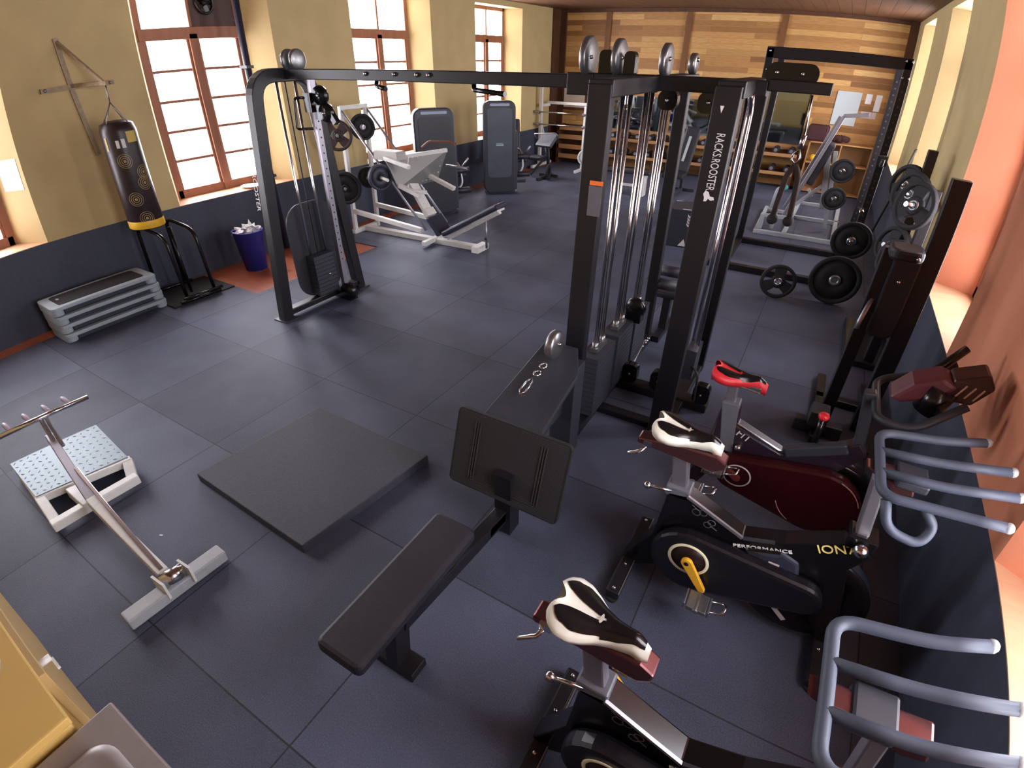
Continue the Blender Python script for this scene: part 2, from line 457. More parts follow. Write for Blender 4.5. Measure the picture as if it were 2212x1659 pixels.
def window(xw, sgn, y0, y1, dark_upper=False):
    """two-leaf casement, five panes a leaf, two-light transom over"""
    global wn
    wn += 1
    xo = xw + sgn * DEP; a, b = y0 + SPL, y1 - SPL
    z0, z1, zt = SILL, SOFF, 2.60
    w = 0.065; fr = MB()
    X = lambda d: sorted((xo - sgn * d, xo + sgn * 0.05))
    def bx(ya, yb, za, zb, d=0.03):
        xs = X(d); fr.b2((xs[0], ya, za), (xs[1], yb, zb))
    bx(a - 0.02, a + w, z0, z1); bx(b - w, b + 0.02, z0, z1); bx(a, b, z0, z0 + 0.10); bx(a, b, z1 - 0.06, z1)
    bx(a, b, zt - 0.06, zt + 0.07, 0.045)
    mid = (a + b) / 2
    bx(mid - 0.055, mid + 0.055, z0, zt, 0.045); bx(mid - 0.02, mid + 0.02, zt, z1)
    for l, r in ((a + w, mid - 0.055), (mid + 0.055, b - w)):
        bx(l, l + 0.03, z0 + 0.1, zt - 0.06, 0.02); bx(r - 0.03, r, z0 + 0.1, zt - 0.06, 0.02)
        for k in range(1, 5):
            z = z0 + 0.1 + (zt - 0.06 - z0 - 0.1) * k / 5
            bx(l, r, z - 0.016, z + 0.016, 0.01)
    fo = fr.build('window_%d' % wn, woodframe, kind='structure', bevel=0.006)
    g = MB(); xs = sorted((xo + sgn * 0.015, xo + sgn * 0.02)); g.b2((xs[0], a, z0 + 0.05), (xs[1], b, z1 - 0.03)); g.build('pane', glass, fo)
    s = MB(); xs = sorted((xw - sgn * 0.0, xo - sgn * 0.03))
    s.prism([(xw, y0, SILL), (xw, y1, SILL), (xo, y1 - SPL, SILL), (xo, y0 + SPL, SILL)], (0, 0, 1), 0.006); s.build('sill', sillwood, fo)
    if dark_upper:
        d = MB(); xs = sorted((xo - sgn * 0.02, xo + sgn * 0.01)); d.b2((xs[0], mid + 0.02, zt + 0.07), (xs[1], b - w, z1 - 0.06)); d.build('blanking_board', mat('dark_board', (70, 48, 44), 0.6), fo)
    portal((xw + sgn * (DEP + 0.1), (a + b) / 2, (z0 + z1) / 2), (0, R(90) * (1 if sgn < 0 else -1) * -1, 0), z1 - z0, b - a)
for i, (a, b) in enumerate(RL): window(XL, -1, a, b, i == 1)
for a, b in RR: window(XR, 1, a, b)
# ------------------------------------------------------------------ cable crossover with its weight-stack tower and low-row seat
T = thing('cable_crossover_machine', 'long black cable crossover with lettered posts joining an arched column to a four-post tower', 'gym machine', (-2.6, 3.45, 0))
XC = -4.385
# the arched column by the windows
m = MB()
pts = fillet([V((XC, 2.90, 0)), V((XC, 3.12, 2.17)), V((XC, 3.72, 2.17)), V((XC, 3.93, 0))], 0.2, 8)
m.sweep(pts, 0.10, 0.11, (1, 0, 0))
m.b2((XC - 0.05, 2.95, 0.04), (XC + 0.05, 3.90, 0.10))
col = m.build('column_frame', black, T, 0.008)
for y in (2.9, 3.93):
    MB().b2((XC - 0.09, y - 0.08, 0), (XC + 0.09, y + 0.08, 0.012)).build('foot_plate', charcoal, T)
m = MB(); m.rbox((XC - 0.035, 3.16, 0.1), (XC - 0.02, 3.74, 1.06), 0.2, 'x', 6); m.build('stack_shield', mat('dark_shield', (40, 40, 46), 0.5), T)
m = MB()
for k in range(10): m.b2((XC - 0.03 + 0.02, 3.30, 0.13 + k * 0.042), (XC + 0.10, 3.56, 0.168 + k * 0.042))
m.build('weight_stack', charcoal, T)
m = MB().ball((XC + 0.105, 3.46, 0.33), 0.016); m.build('selector_pin', chrome, T)
for y in (3.33, 3.53): MB().cyl((XC + 0.03, y, 0.1), (XC + 0.03, y, 2.13), 0.0125, 12).build('guide_rod', chrome, T)
m = MB().b2((XC + 0.10, 3.60, 0.02), (XC + 0.145, 3.66, 2.14)); st = m.build('slotted_post', satin, T)
for k in range(22): MB().cyl((XC + 0.1445, 3.63, 0.45 + k * 0.07), (XC + 0.147, 3.63, 0.45 + k * 0.07), 0.008, 8).build('adjustment_hole', rubber, st)
m = MB(); m.b2((XC + 0.08, 3.55, 1.86), (XC + 0.17, 3.72, 2.02)); m.b2((XC + 0.16, 3.58, 1.80), (XC + 0.30, 3.66, 1.92))
m.disc((XC + 0.26, 3.60, 2.0), (0, 1, 0), [(0, -.03), (.075, -.03), (.085, 0), (.075, .03), (0, .03)]); m.disc((XC + 0.31, 3.60, 1.86), (0, 1, 0), [(0, -.03), (.075, -.03), (.085, 0), (.075, .03), (0, .03)])
m.bar((XC + 0.33, 3.60, 1.9), (XC + 0.42, 3.6, 1.78), 0.05, 0.05)
tr = m.build('pulley_carriage', blackgloss, T)
for x, z in ((.26, 2.0), (.31, 1.86)): MB().ball((XC + x, 3.565, z), 0.014).build('pulley_bolt', chrome, tr)
m = MB().tube([(XC + 0.10, 3.56, 1.98), (XC + 0.02, 3.50, 1.98), (XC + 0.02, 3.47, 1.72), (XC + 0.12, 3.58, 1.72)], 0.012, 8, 0.03); m.build('carriage_handle', blackgloss, tr)
m = MB(); m.disc((XC + 0.2, 3.60, 0.10), (0, 1, 0), [(0, -.04), (.09, -.04), (.1, 0), (.09, .04), (0, .04)]); m.b2((XC, 3.55, 0.02), (XC + 0.26, 3.65, 0.10)); lo = m.build('floor_pulley', blackgloss, T)
MB().tube([(XC + 0.02, 3.43, 0.56), (XC + 0.02, 3.43, 0.9), (XC + 0.02, 3.43, 2.15)], 0.006, 6).build('cable', rubber, T)
m = MB()
for x in (XC + 0.10, XC + 0.21): m.disc((x, 3.45, 2.285), (1, 0, 0), [(0, -.02), (.075, -.02), (.085, -.012), (.085, .012), (.075, .02), (0, .02)], 30)
m.build('pulley_guard', steel, T)
# lettering on the near leg of the column
pm = frame((XC - 0.0, 2.945 - 0.056, 1.35), V((0, -0.085, -1)), V((1, 0, 0)))
pm = frame(V((XC, 2.985, 1.38)) + V((0, -0.060, 0)), V((0, -0.098, -1)), V((1, 0, 0)))
text('lettering', 'RACKS.ROOSTER', 0.075, pm, ink, T)
# the top beam
m = MB(); m.b2((XC, 3.41, 2.135), (-1.42, 3.49, 2.215))
m.b2((-1.42, 3.40, 2.13), (-1.03, 3.50, 2.225)); m.b2((-1.03, 3.41, 2.145), (-0.40, 3.49, 2.225)); m.b2((-0.40, 3.40, 2.175), (-0.08, 3.5, 2.235))
m.b2((-1.60, 3.395, 2.10), (-1.42, 3.505, 2.225))
bm_ = m.build('top_beam', black, T, 0.006)
for x in (-3.35, -3.05, -2.83, -2.72, -1.04): MB().ball((x, 3.402, 2.185), 0.016).build('beam_bolt', chrome, bm_)
for x0, x1 in ((-3.28, -3.05), (-2.35, -2.0)):
    MB().tube([(x0, 3.45, 2.13), (x0 + 0.02, 3.42, 2.10), (x1, 3.30, 2.09)], 0.017, 10, 0.03).build('pull_up_grip', blackgloss, T)
# tower posts
def post(y0, y1, x, w, d, ztop=2.2):
    mm = MB(); mm.bar((x, y0, 0), (x, y1, ztop), w, d, up=(0, 1, 0)); return mm.build('tower_post', black, T, 0.006)
p1 = post(2.62, 2.68, -1.068, 0.125, 0.07); p2 = post(4.42, 4.36, -1.09, 0.09, 0.08)
p3 = post(3.04, 3.10, -0.54, 0.135, 0.09); p4 = post(4.13, 4.06, -0.515, 0.10, 0.09)
m = MB(); m.b2((-1.13, 2.65, 2.14), (-1.0, 4.39, 2.22)); m.b2((-0.60, 3.07, 2.145), (-0.46, 4.08, 2.225)); m.build('top_rail', black, T, 0.006)
m = MB(); m.b2((-1.12, 2.6, 0), (-1.02, 4.45, 0.07)); m.b2((-0.58, 3.0, 0), (-0.47, 4.17, 0.06)); m.b2((-1.1, 3.46, 0), (-0.3, 3.58, 0.07)); m.b2((-1.07, 3.06, 0.0), (-0.52, 3.14, 0.05)); m.build('base_rail', black, T, 0.006)
for z in (0.07, 0.14, 0.21, 0.32): MB().ball((-1.005, 2.59, z), 0.013).build('base_bolt', chrome, p1)
for y in (4.05, 4.12, 4.2, 4.25, 4.3): MB().ball((-1.02, y, 0.075), 0.014).build('base_bolt', chrome, p2)
# stickers on the near post
ym = lambda z: 2.62 + 0.06 * z / 2.2 - 0.0365
m = MB(); m.box((-1.033, ym(1.746) - 0.001, 1.746), (0.075, 0.002, 0.022)); m.build('warning_strip', orangeink, p1)
m = MB(); m.box((-1.035, ym(1.655) - 0.001, 1.655), (0.075, 0.002, 0.155)); m.build('instruction_label', greyink, p1)
# lettering on the broad post
yt = lambda z: 3.04 + 0.06 * z / 2.2 - 0.0465
pm = frame((-0.54, yt(1.83) - 0.001, 1.83), V((0, 0.027, -1)) * 1, V((1, 0, 0)))
pm = frame((-0.535, yt(1.84) - 0.001, 1.84), V((0, -0.027, -1)), V((1, 0, 0)))
text('lettering', 'RACKS.ROOSTER', 0.062, pm, ink, p3, sx=0.60)
lg = [(0, 0.0), (0.012, 0.02), (0.034, 0.022), (0.04, 0.035), (0.02, 0.04), (0.004, 0.032), (-0.006, 0.046), (-0.022, 0.046), (-0.02, 0.03), (-0.03, 0.012), (-0.02, -0.006)]
m = MB(); m.prism([(-0.535 + x * 0.9, yt(1.66) - 0.0015, 1.685 - (0.04 - y) * 1.1 * -1 - 0.04) for x, y in lg], (0, 1, 0), 0.001); m.build('rooster_emblem', ink, p3)
m = MB(); m.prism([(-0.565, yt(2.1) - 0.0015, 2.11), (-0.545, yt(2.1) - 0.0015, 2.11), (-0.555, yt(2.1) - 0.0015, 2.075)], (0, 1, 0), 0.001); m.build('triangle_mark', ink, p3)
# chrome rail between the two right posts
MB().tube([(-0.47, 3.35, 2.16), (-0.47, 3.45, 2.08), (-0.475, 3.52, 0.45), (-0.475, 3.5, 0.36)], 0.018, 10, 0.05).build('guide_rod', chrome, T)
MB().tube([(-0.52, 3.6, 0.2), (-0.52, 3.6, 2.15)], 0.013, 10).build('guide_rod', chrome, T)
m = MB(); m.b2((-0.53, 3.42, 0.28), (-0.45, 3.62, 0.52)); m.tube([(-0.46, 3.42, 0.4), (-0.40, 3.36, 0.38), (-0.39, 3.4, 0.12), (-0.42, 3.47, 0.08)], 0.008, 8, 0.06); m.build('adjuster_carriage', charcoal, T)
# three stacks and their rods on the left face
for y in (3.03, 3.43, 3.83):
    for d in (-0.062, 0.062): MB().cyl((-1.06, y + d, 0.5), (-1.06, y + d, 2.15), 0.0125, 12).build('guide_rod', chrome, T)
    MB().cyl((-1.06, y, 0.6), (-1.06, y, 2.15), 0.005, 6).build('cable', rubber, T)
    m = MB()
    for k in range(12): m.b2((-1.13, y - 0.17, 0.09 + k * 0.04), (-0.99, y + 0.17, 0.126 + k * 0.04))
    ws = m.build('weight_stack', charcoal, T)
    m = MB(); m.b2((-1.09, y - 0.09, 0.57), (-1.03, y + 0.09, 0.60)); m.cyl((-1.06, y - 0.062, 0.57), (-1.06, y - 0.062, 0.64), 0.022, 12); m.cyl((-1.06, y + 0.062, 0.57), (-1.06, y + 0.062, 0.64), 0.022, 12); m.build('stack_collar', steel, ws)
m = MB(); m.disc((-1.0, 3.62, 0.66), (0, 1, 0), [(0, -.03), (.07, -.03), (.085, 0), (.07, .03), (0, .03)]); m.b2((-1.06, 3.58, 0.55), (-0.94, 3.68, 0.66)); m.build('stack_pulley', blackgloss, T)
# pulley wheels over the beam
for x, r in ((-1.48, 0.115), (-1.28, 0.105), (-0.99, 0.09), (-0.83, 0.055)):
    m = MB(); m.disc((x, 3.45, 2.31 - (0.115 - r) * 0.35), (1, 0, 0), [(0, -.022), (r - .012, -.022), (r, -.014), (r, .014), (r - .012, .022), (0, .022)], 36); pg = m.build('pulley_guard', steel, T)
    MB().ball((x + 0.024, 3.43, 2.31), 0.012).build('pulley_bolt', chrome, pg)
m = MB(); m.rbox((-1.40, 3.42, 2.20), (-1.30, 3.48, 2.35), 0.03, 'y'); m.rbox((-1.24, 3.42, 2.20), (-1.17, 3.48, 2.345), 0.03, 'y'); m.build('pulley_bracket', blackgloss, T)
m = MB(); m.rbox((-0.43, 3.42, 2.21), (-0.16, 3.48, 2.318), 0.05, 'y', 5); a = m.build('arm_pulley_cover', blackgloss, T)
for x in (-0.37, -0.24): MB().ball((x, 3.415, 2.268), 0.012).build('cover_bolt', chrome, a)
for x, r in ((-0.955, 0.06), (-0.71, 0.065)):
    m = MB(); m.rbox((x - r, 3.46, 2.10 - r), (x + r, 3.52, 2.15), 0.045, 'y', 5); a = m.build('hanging_pulley', blackgloss, T); MB().ball((x, 3.455, 2.095), 0.012).build('pulley_bolt', chrome, a)
for x, y in ((-0.93, 3.52), (-0.70, 3.52), (-0.36, 3.50)):
    m = MB(); m.rbox((x - 0.06, y - 0.035, 0.07), (x + 0.06, y + 0.035, 0.23), 0.045, 'y', 5); a = m.build('floor_pulley', blackgloss, T); MB().ball((x, y - 0.04, 0.15), 0.012).build('pulley_bolt', chrome, a)
MB().tube([(-0.93, 3.52, 0.2), (-1.0, 4.1, 0.16)], 0.006, 6).build('cable', satin, T)
# low-row station: sloping cover, foot plate, rail, long seat
m = MB(); m.prism([(-1.255, 1.84, 0.655), (-0.90, 1.84, 0.655), (-0.925, 2.36, 0.745), (-1.03, 2.58, 0.785), (-1.25, 2.58, 0.785)], (0, 0, -1), 0.035); m.b2((-1.16, 1.95, 0.35), (-1.05, 2.55, 0.64)); m.b2((-1.13, 2.45, 0.0), (-0.98, 2.6, 0.7)); m.build('cable_housing', charcoal, T, 0.004)
m = MB(); m.disc((-1.12, 2.42, 0.86), (1, 0, 0), [(0, -.03), (.075, -.03), (.09, -.015), (.09, .015), (.075, .03), (0, .03)], 30); a = m.build('row_pulley', steel, T); MB().ball((-1.085, 2.42, 0.87), 0.011).build('pulley_bolt', chrome, a)
m = MB()
for i in range(2):
    y, z = 2.31 - i * 0.075, 0.765 - i * 0.012
    m.tube([(-1.13, y + 0.03, z), (-1.115, y + 0.022, z), (-1.11, y, z), (-1.115, y - 0.022, z), (-1.13, y - 0.03, z), (-1.145, y - 0.022, z), (-1.15, y, z), (-1.145, y + 0.022, z)], 0.006, 6, closed=True)
m.tube([(-1.13, 2.18, .75), (-1.112, 2.14, .745), (-1.112, 2.06, .73), (-1.13, 2.03, .726), (-1.148, 2.06, .73), (-1.148, 2.14, .745)], 0.006, 6, closed=True)
m.build('snap_hook', chrome, T)
A, B = V((-1.035, 1.655, 0.275)), V((-1.035, 1.795, 0.70))
ux = V((1, 0, 0)); uz = (B - A).normalized(); un = ux.cross(uz).normalized()
def fp(x, z, d=0.0): return A + ux * x + uz * z + un * d
Hh = (B - A).length
m = MB(); pl_ = []
for sx, sz, a0 in ((1, 1, 0), (-1, 1, 90), (-1, -1, 180), (1, -1, 270)):
    for k in range(5):
        t = R(a0 + 22.5 * k); pl_.append(fp(sx * 0.31 + 0.03 * math.cos(t), Hh / 2 + sz * (Hh / 2 - 0.03) + 0.03 * math.sin(t), 0.0))
m.prism(pl_, -un, 0.03); fpl = m.build('foot_plate', rubber, T)
m = MB()
for k in range(46):
    z = 0.012 + k * (Hh - 0.024) / 45
    m.bar(fp(-0.325, z, 0.001), fp(0.325, z, 0.001), 0.005, 0.004, up=un)
for s in (-1, 1):
    for d in (0.185, 0.20, 0.215): m.bar(fp(s * d, 0.06, 0.004), fp(s * d, Hh - 0.05, 0.004), 0.006, 0.006, up=un)
for d in (0.055, 0.07): m.bar(fp(-0.2, d, 0.004), fp(0.2, d, 0.004), 0.006, 0.006, up=un)
m.build('plate_ribs', mat('rubber_ridge', (50, 48, 50), 0.6), fpl)
m = MB(); m.b2((-1.07, 1.66, 0.03), (-0.97, 1.76, 0.45)); m.b2((-1.15, 1.95, 0.03), (-1.05, 2.1, 0.5)); m.build('plate_strut', black, T)
m = MB(); m.bar((-1.03, 0.84, 0.28), (-1.03, 1.66, 0.16), 0.07, 0.08); m.bar((-1.03, 1.5, 0.19), (-1.03, 2.5, 0.07), 0.07, 0.07); m.bar((-1.04, 0.80, 0.02), (-1.04, 0.84, 0.40), 0.07, 0.09, up=(0, 1, 0)); m.b2((-1.20, 0.76, 0.0), (-0.93, 0.86, 0.05)); m.bar((-1.03, 0.9, 0.40), (-1.03, 1.25, 0.22), 0.05, 0.05); m.build('row_rail', black, T, 0.005)
m = MB(); m.rbox((-1.172, 0.54, 0.385), (-0.942, 1.305, 0.452), 0.03, 'z', 4); m.build('bench_pad', vinyl, T, 0.018)
m = MB(); m.b2((-1.13, 0.60, 0.365), (-0.985, 1.25, 0.386)); m.build('seat_plate', black, T)
# lat pulldown seat on the far side
m = MB(); m.b2((-1.12, 4.52, 0.40), (-0.86, 4.85, 0.46)); m.build('pulldown_seat', vinyl, T, 0.02)
m = MB(); m.b2((-1.02, 4.4, 0.0), (-0.95, 4.9, 0.06)); m.b2((-1.02, 4.6, 0.05), (-0.95, 4.68, 0.40)); m.build('seat_stem', black, T)
for y, z in ((4.66, 0.62), (4.42, 0.58)): MB().cyl((-1.13, y, z), (-0.87, y, z), 0.05, 16).build('thigh_roller', vinyl, T)
m = MB(); m.bar((-1.14, 4.75, 0.42), (-1.14, 4.4, 0.62), 0.02, 0.03); m.bar((-0.86, 4.75, 0.42), (-0.86, 4.4, 0.62), 0.02, 0.03); m.build('roller_bracket', chrome, T)
# triceps rope hanging on its own snap hook
TR = thing('triceps_rope', 'black two-ended rope attachment hanging on a silver carabiner beside the rightmost tower post', 'rope handle', (-0.16, 3.45, 1.5))
m = MB(); m.tube([(-0.17, 3.45, 2.17), (-0.16, 3.45, 1.97)], 0.006, 6); m.build('cable', chrome, TR)
m = MB(); m.cyl((-0.158, 3.45, 1.97), (-0.165, 3.45, 1.90), 0.014, 10); m.tube([(-0.165, 3.45, 1.90), (-0.19, 3.45, 1.87), (-0.195, 3.45, 1.84), (-0.17, 3.45, 1.82), (-0.15, 3.45, 1.85)], 0.006, 6, closed=True); m.build('carabiner', chrome, TR)
for s in (-1, 1): MB().tube([(-0.165, 3.45, 1.81), (-0.165 + s * 0.03, 3.45, 1.76), (-0.165 + s * 0.042, 3.45, 1.6), (-0.165 + s * 0.045, 3.45, 1.52)], 0.016, 10, 0.05).build('rope_arm', mat('rope', (46, 30, 28), 0.8), TR)
for s in (-1, 1): MB().ball((-0.165 + s * 0.045, 3.45, 1.5), 0.032).build('rope_stopper', rubber, TR)
# ------------------------------------------------------------------ left side: T-bar row, thick mat, steps, dip stand, bag, bin
T = thing('t_bar_row_machine', 'white and chrome T-bar row with checker-plate footrest near the left edge of the floor', 'gym machine', (-3.0, 0.5, 0))
m = MB(); m.bar((-2.262, 0.225, 0.045), (-2.238, 0.745, 0.045), 0.085, 0.07); m.build('base_crossbar', greypaint, T, 0.008)
m = MB(); m.bar((-2.29, 0.475, 0.115), (-3.05, 0.50, 0.20), 0.055, 0.06); bb = m.build('lever_lower', whitepaint, T, 0.006)
m = MB(); m.bar((-2.30, 0.475, 0.15), (-3.30, 0.555, 0.285), 0.022, 0.012); m.build('lever_top_strip', chrome, T, 0.003)
m = MB(); m.bar((-3.05, 0.50, 0.20), (-3.70, 0.585, 0.33), 0.05, 0.05); m.tube([(-3.60, 0.575, 0.32), (-3.72, 0.59, 0.40), (-3.78, 0.60, 0.44)], 0.014, 8, 0.05); m.tube([(-3.55, 0.60, 0.31), (-3.72, 0.62, 0.40), (-3.77, 0.63, 0.44)], 0.012, 8, 0.05); m.build('lever_upper', satin, T, 0.005)
m = MB(); m.cyl((-2.255, 0.435, 0.12), (-2.235, 0.545, 0.12), 0.042, 20); m.build('pivot_sleeve', chrome, T)
m = MB(); m.box((-2.25, 0.425, 0.10), (0.10, 0.012, 0.11), rz=0.05); m.box((-2.235, 0.555, 0.10), (0.10, 0.012, 0.11), rz=0.05); m.build('pivot_bracket', whitepaint, T)
m = MB(); m.cyl((-3.775, 0.305, 0.45), (-3.72, 0.885, 0.45), 0.016, 14); m.build('handle_bar', chrome, T)
for k, y in enumerate((0.42, 0.54, 0.66, 0.78)):
    x = -3.775 + (y - 0.305) / 0.58 * 0.055
    MB().tube([(x, y, 0.45), (x - 0.10, y - 0.005, 0.46), (x - 0.12, y - 0.006, 0.462)], [0.014, 0.016, 0.009], 12).build('grip', mat('pinkish_grip', (190, 178, 200), 0.5), T)
# sloping foot platform
P0 = [V((-4.03, 0.345, 0.115)), V((-3.95, 0.905, 0.115)), V((-3.39, 0.85, 0.115)), V((-3.52, 0.325, 0.115))]
m = MB(); m.prism(P0, (0, 0, -1), 0.012); tp = m.build('tread_plate', treadmat('tread_aluminium', (120, 132, 138), 0.5, 0.4), T)
m = MB()
for i in range(9):
    for j in range(13):
        u, v = (i + 0.5) / 9, (j + 0.5) / 13
        if abs(v - 0.47) < 0.07: continue
        p = P0[0].lerp(P0[3], u).lerp(P0[1].lerp(P0[2], u), v)
        a = R(45 if (i + j) % 2 else -45); d = V((math.cos(a), math.sin(a), 0)) * 0.017; e = V((-math.sin(a), math.cos(a), 0)) * 0.006
        m.add([p - d, p + e, p + d, p - e, p + V((0, 0, 0.004))], [(0, 1, 4), (1, 2, 4), (2, 3, 4), (3, 0, 4)])
m.build('tread_studs', treadmat('tread_stud', (170, 184, 190), 0.4, 0.5), tp)
m = MB()
e0, e1 = V((-3.53, 0.32, 0.085)), V((-3.38, 0.86, 0.085)); g0, g1 = V((-3.235, 0.285, 0.06)), V((-3.21, 0.805, 0.06))
m.bar(e0, e1, 0.05, 0.05); m.bar(g0, g1, 0.06, 0.06); m.bar(e0.lerp(e1, 0.04), g0.lerp(g1, 0.06), 0.06, 0.05); m.bar(e0.lerp(e1, 0.96), g0.lerp(g1, 0.94), 0.06, 0.05)
m.bar((-4.0, 0.37, 0.05), (-3.53, 0.34, 0.05), 0.05, 0.1); m.bar((-3.93, 0.88, 0.05), (-3.39, 0.83, 0.05), 0.05, 0.1); m.b2((-3.45, 0.47, 0.03), (-3.2, 0.56, 0.10))
m.build('platform_frame', whitepaint, T, 0.006)
# thick mat
m = MB(); Q = [(-2.915, 1.025), (-1.885, 0.99), (-1.765, 1.93), (-2.81, 1.94)]
m.prism([(x, y, 0.0) for x, y in Q], (0, 0, 1), 0.065)
o = m.build('crash_mat', mat('thick_mat_rubber', (62, 64, 74), 0.65, 0, 0.12, 60, 0.2, 160), None, 0.006); tag(o, 'thick square black rubber mat lying alone in the open middle of the floor', 'mat')
m = MB(); m.box((-2.69, 0.64, 0.001), (0.02, 0.009, 0.002), rz=0.5); o = m.build('paper_scrap', paper); tag(o, 'tiny white paper scrap on the floor near the thick mat', 'litter')
m = MB(); m.box((-5.93, 2.80, 0.008), (0.62, 0.72, 0.016)); o = m.build('floor_mat', rubber, None, 0.003); tag(o, 'thin black rubber mat under the dip stand against the left wall', 'mat')
# step platforms
SG = mat('step_grey', (158, 170, 178), 0.5, 0, 0.05, 15)
S0 = thing('aerobic_step', 'grey aerobic step with black top, topmost of the stack of four', 'step', (-5.99, 1.93, 0.279), 0.0, 'stacked aerobic steps', local=True)
m = MB()
for dx in (-0.17, 0.17): m.rbox((dx - 0.035, -0.51, 0.05), (dx + 0.035, 0.51, 0.088), 0.03, 'z', 4)
for dy in (-0.46, 0.46): m.rbox((-0.2, dy - 0.055, 0.0), (0.2, dy + 0.055, 0.086), 0.05, 'z', 4)
m.b2((-0.18, -0.45, 0.052), (0.18, 0.45, 0.08)); m.build('step_body', SG, S0, 0.008)
m = MB(); m.rbox((-0.15, -0.42, 0.08), (0.15, 0.42, 0.093), 0.04, 'z', 4); m.build('step_top', rubber, S0, 0.003)
m = MB(); m.b2((-0.165, -0.40, 0.004), (0.165, 0.40, 0.05)); m.build('step_underside', mat('step_dark_rib', (44, 52, 60), 0.6), S0)
m = MB(); m.rbox((-0.05, -0.385, 0.093), (0.0, -0.36, 0.0945), 0.01, 'z', 3); m.build('step_badge', greypaint, S0)
for k, w in enumerate(('second step from the top of the grey stack', 'third step from the top of the grey stack', 'bottom step of the grey stack, resting on the floor')):
    dup(S0, (-5.99 + (0.01 if k % 2 == 0 else 0.0), 1.93 + (k + 1) * 0.006, 0.186 - 0.093 * k), label='grey aerobic step, ' + w + ' by left wall')
# dip stand of bent black tube
T = thing('dip_stand', 'black bent-tube dip stand under the punch bag', 'dip stand', (-5.7, 2.75, 0.016))
z0 = 0.016 + 0.018
m = MB(); m.tube([(-5.62, 2.52, z0), (-5.61, 2.98, z0)], 0.02, 10); m.tube([(-5.60, 2.55, z0 + 0.04), (-5.59, 3.0, z0 + 0.04)], 0.016, 10); m.build('floor_bar', blackgloss, T)
for y in (2.60, 2.92):
    MB().tube([(-5.62, y, z0), (-5.72, y + 0.02, 0.72), (-6.15, y - 0.03, 0.80), (-6.2, y - 0.02, z0)], 0.019, 10, 0.12).build('hoop', blackgloss, T)
MB().tube([(-5.78, 2.74, z0 + 0.02), (-5.82, 2.75, 0.78)], 0.016, 10).build('middle_post', blackgloss, T)
MB().tube([(-6.19, 2.56, z0), (-6.19, 2.98, z0)], 0.019, 10).build('floor_bar', blackgloss, T)
# punch bag on wall bracket
T = thing('bag_wall_bracket', 'welded grey steel punch-bag bracket fixed high on the yellow left wall', 'bracket', (XL, 2.45, 2.2))
rust = mat('weathered_steel', (158, 140, 112), 0.6, 0.2, 0.2, 30)
m = MB(); m.bar((XL + 0.012, 2.38, 2.66), (XL + 0.012, 2.52, 1.52), 0.05, 0.02, up=(1, 0, 0)); m.build('wall_upright', rust, T)
m = MB(); m.bar((XL + 0.025, 2.13, 2.20), (XL + 0.025, 2.86, 2.18), 0.045, 0.03, up=(1, 0, 0)); m.build('wall_crossbar', rust, T)
m = MB(); m.bar((XL + 0.02, 2.44, 2.20), (-5.83, 2.57, 2.19), 0.035, 0.035); m.build('arm', rust, T)
m = MB(); m.bar((XL + 0.02, 2.39, 2.62), (-5.88, 2.56, 2.2), 0.03, 0.03); m.build('brace', rust, T)
for y, z in ((2.17, 2.2), (2.82, 2.18)): MB().ball((XL + 0.045, y, z), 0.018).build('wall_bolt', steel, T)
T = thing('punch_bag', 'black and gold punch bag hanging from the wall bracket', 'punch bag', (-5.85, 2.56, 0.83))
bx, by, br = -5.85, 2.56, 0.165
m = MB(); m.disc((bx, by, 0), (0, 0, 1), [(0, 0.835), (br * 0.92, 0.835), (br, 0.86), (br, 1.76), (br * 0.9, 1.83), (br * 0.5, 1.855), (0, 1.86)], 36); m.build('bag_body', mat('bag_black', (44, 32, 34), 0.38, 0, 0.15, 8), T)
m = MB(); m.disc((bx, by, 0), (0, 0, 1), [(br + .002, 0.845), (br + .004, 0.85), (br + .004, 0.915), (br + .002, 0.92)], 36); m.build('yellow_band', yellowplast, T)
def cylpatch(m, a0, a1, z0_, z1_, n=8, r=br + .003):
    vs = []; fs = []
    for i in range(n + 1):
        a = a0 + (a1 - a0) * i / n
        vs += [(bx + r * math.cos(a), by + r * math.sin(a), z0_), (bx + r * math.cos(a), by + r * math.sin(a), z1_)]
    for i in range(n): fs.append((2 * i, 2 * i + 2, 2 * i + 3, 2 * i + 1))
    m.add(vs, fs)
def cylring(m, ac, zc, r0, r1, n=28, r=br + .002):
    vs = []; fs = []
    for i in range(n):
        t = 2 * math.pi * i / n
        for q in (r0, r1):
            a = ac + q * math.cos(t) / r; vs.append((bx + r * math.cos(a), by + r * math.sin(a), zc + q * math.sin(t)))
    for i in range(n):
        j = (i + 1) % n; fs.append((2 * i, 2 * i + 1, 2 * j + 1, 2 * j))
    m.add(vs, fs)
view = math.atan2(0 - by, 0 - bx)
m = MB()
for da, z in ((-0.1, 1.50), (0.75, 1.38), (-0.15, 1.14), (0.62, 1.28), (0.1, 1.26 - 0.31)):
    for r0, r1 in ((0.004, 0.012), (0.026, 0.030), (0.044, 0.048), (0.062, 0.065)): cylring(m, view + da, z, r0, r1)
m.build('target_print', mat('gold_print', (190, 165, 105), 0.5), T)
m = MB(); cylpatch(m, view + 0.35, view + 0.95, 1.66, 1.76); cylpatch(m, view - 0.95, view - 0.8, 1.6, 1.72); m.build('gold_patch', mat('gold_patch', (200, 175, 90), 0.5), T)
m = MB(); cylpatch(m, view - 0.3, view - 0.12, 1.62, 1.69); cylpatch(m, view + 0.0, view + 0.2, 1.62, 1.70); m.build('emblem', ink, T)
m = MB()
for k in range(4):
    a = k * math.pi / 2 + 0.5; m.tube([(bx, by, 2.02), (bx + 0.13 * math.cos(a), by + 0.13 * math.sin(a), 1.84)], 0.005, 6)
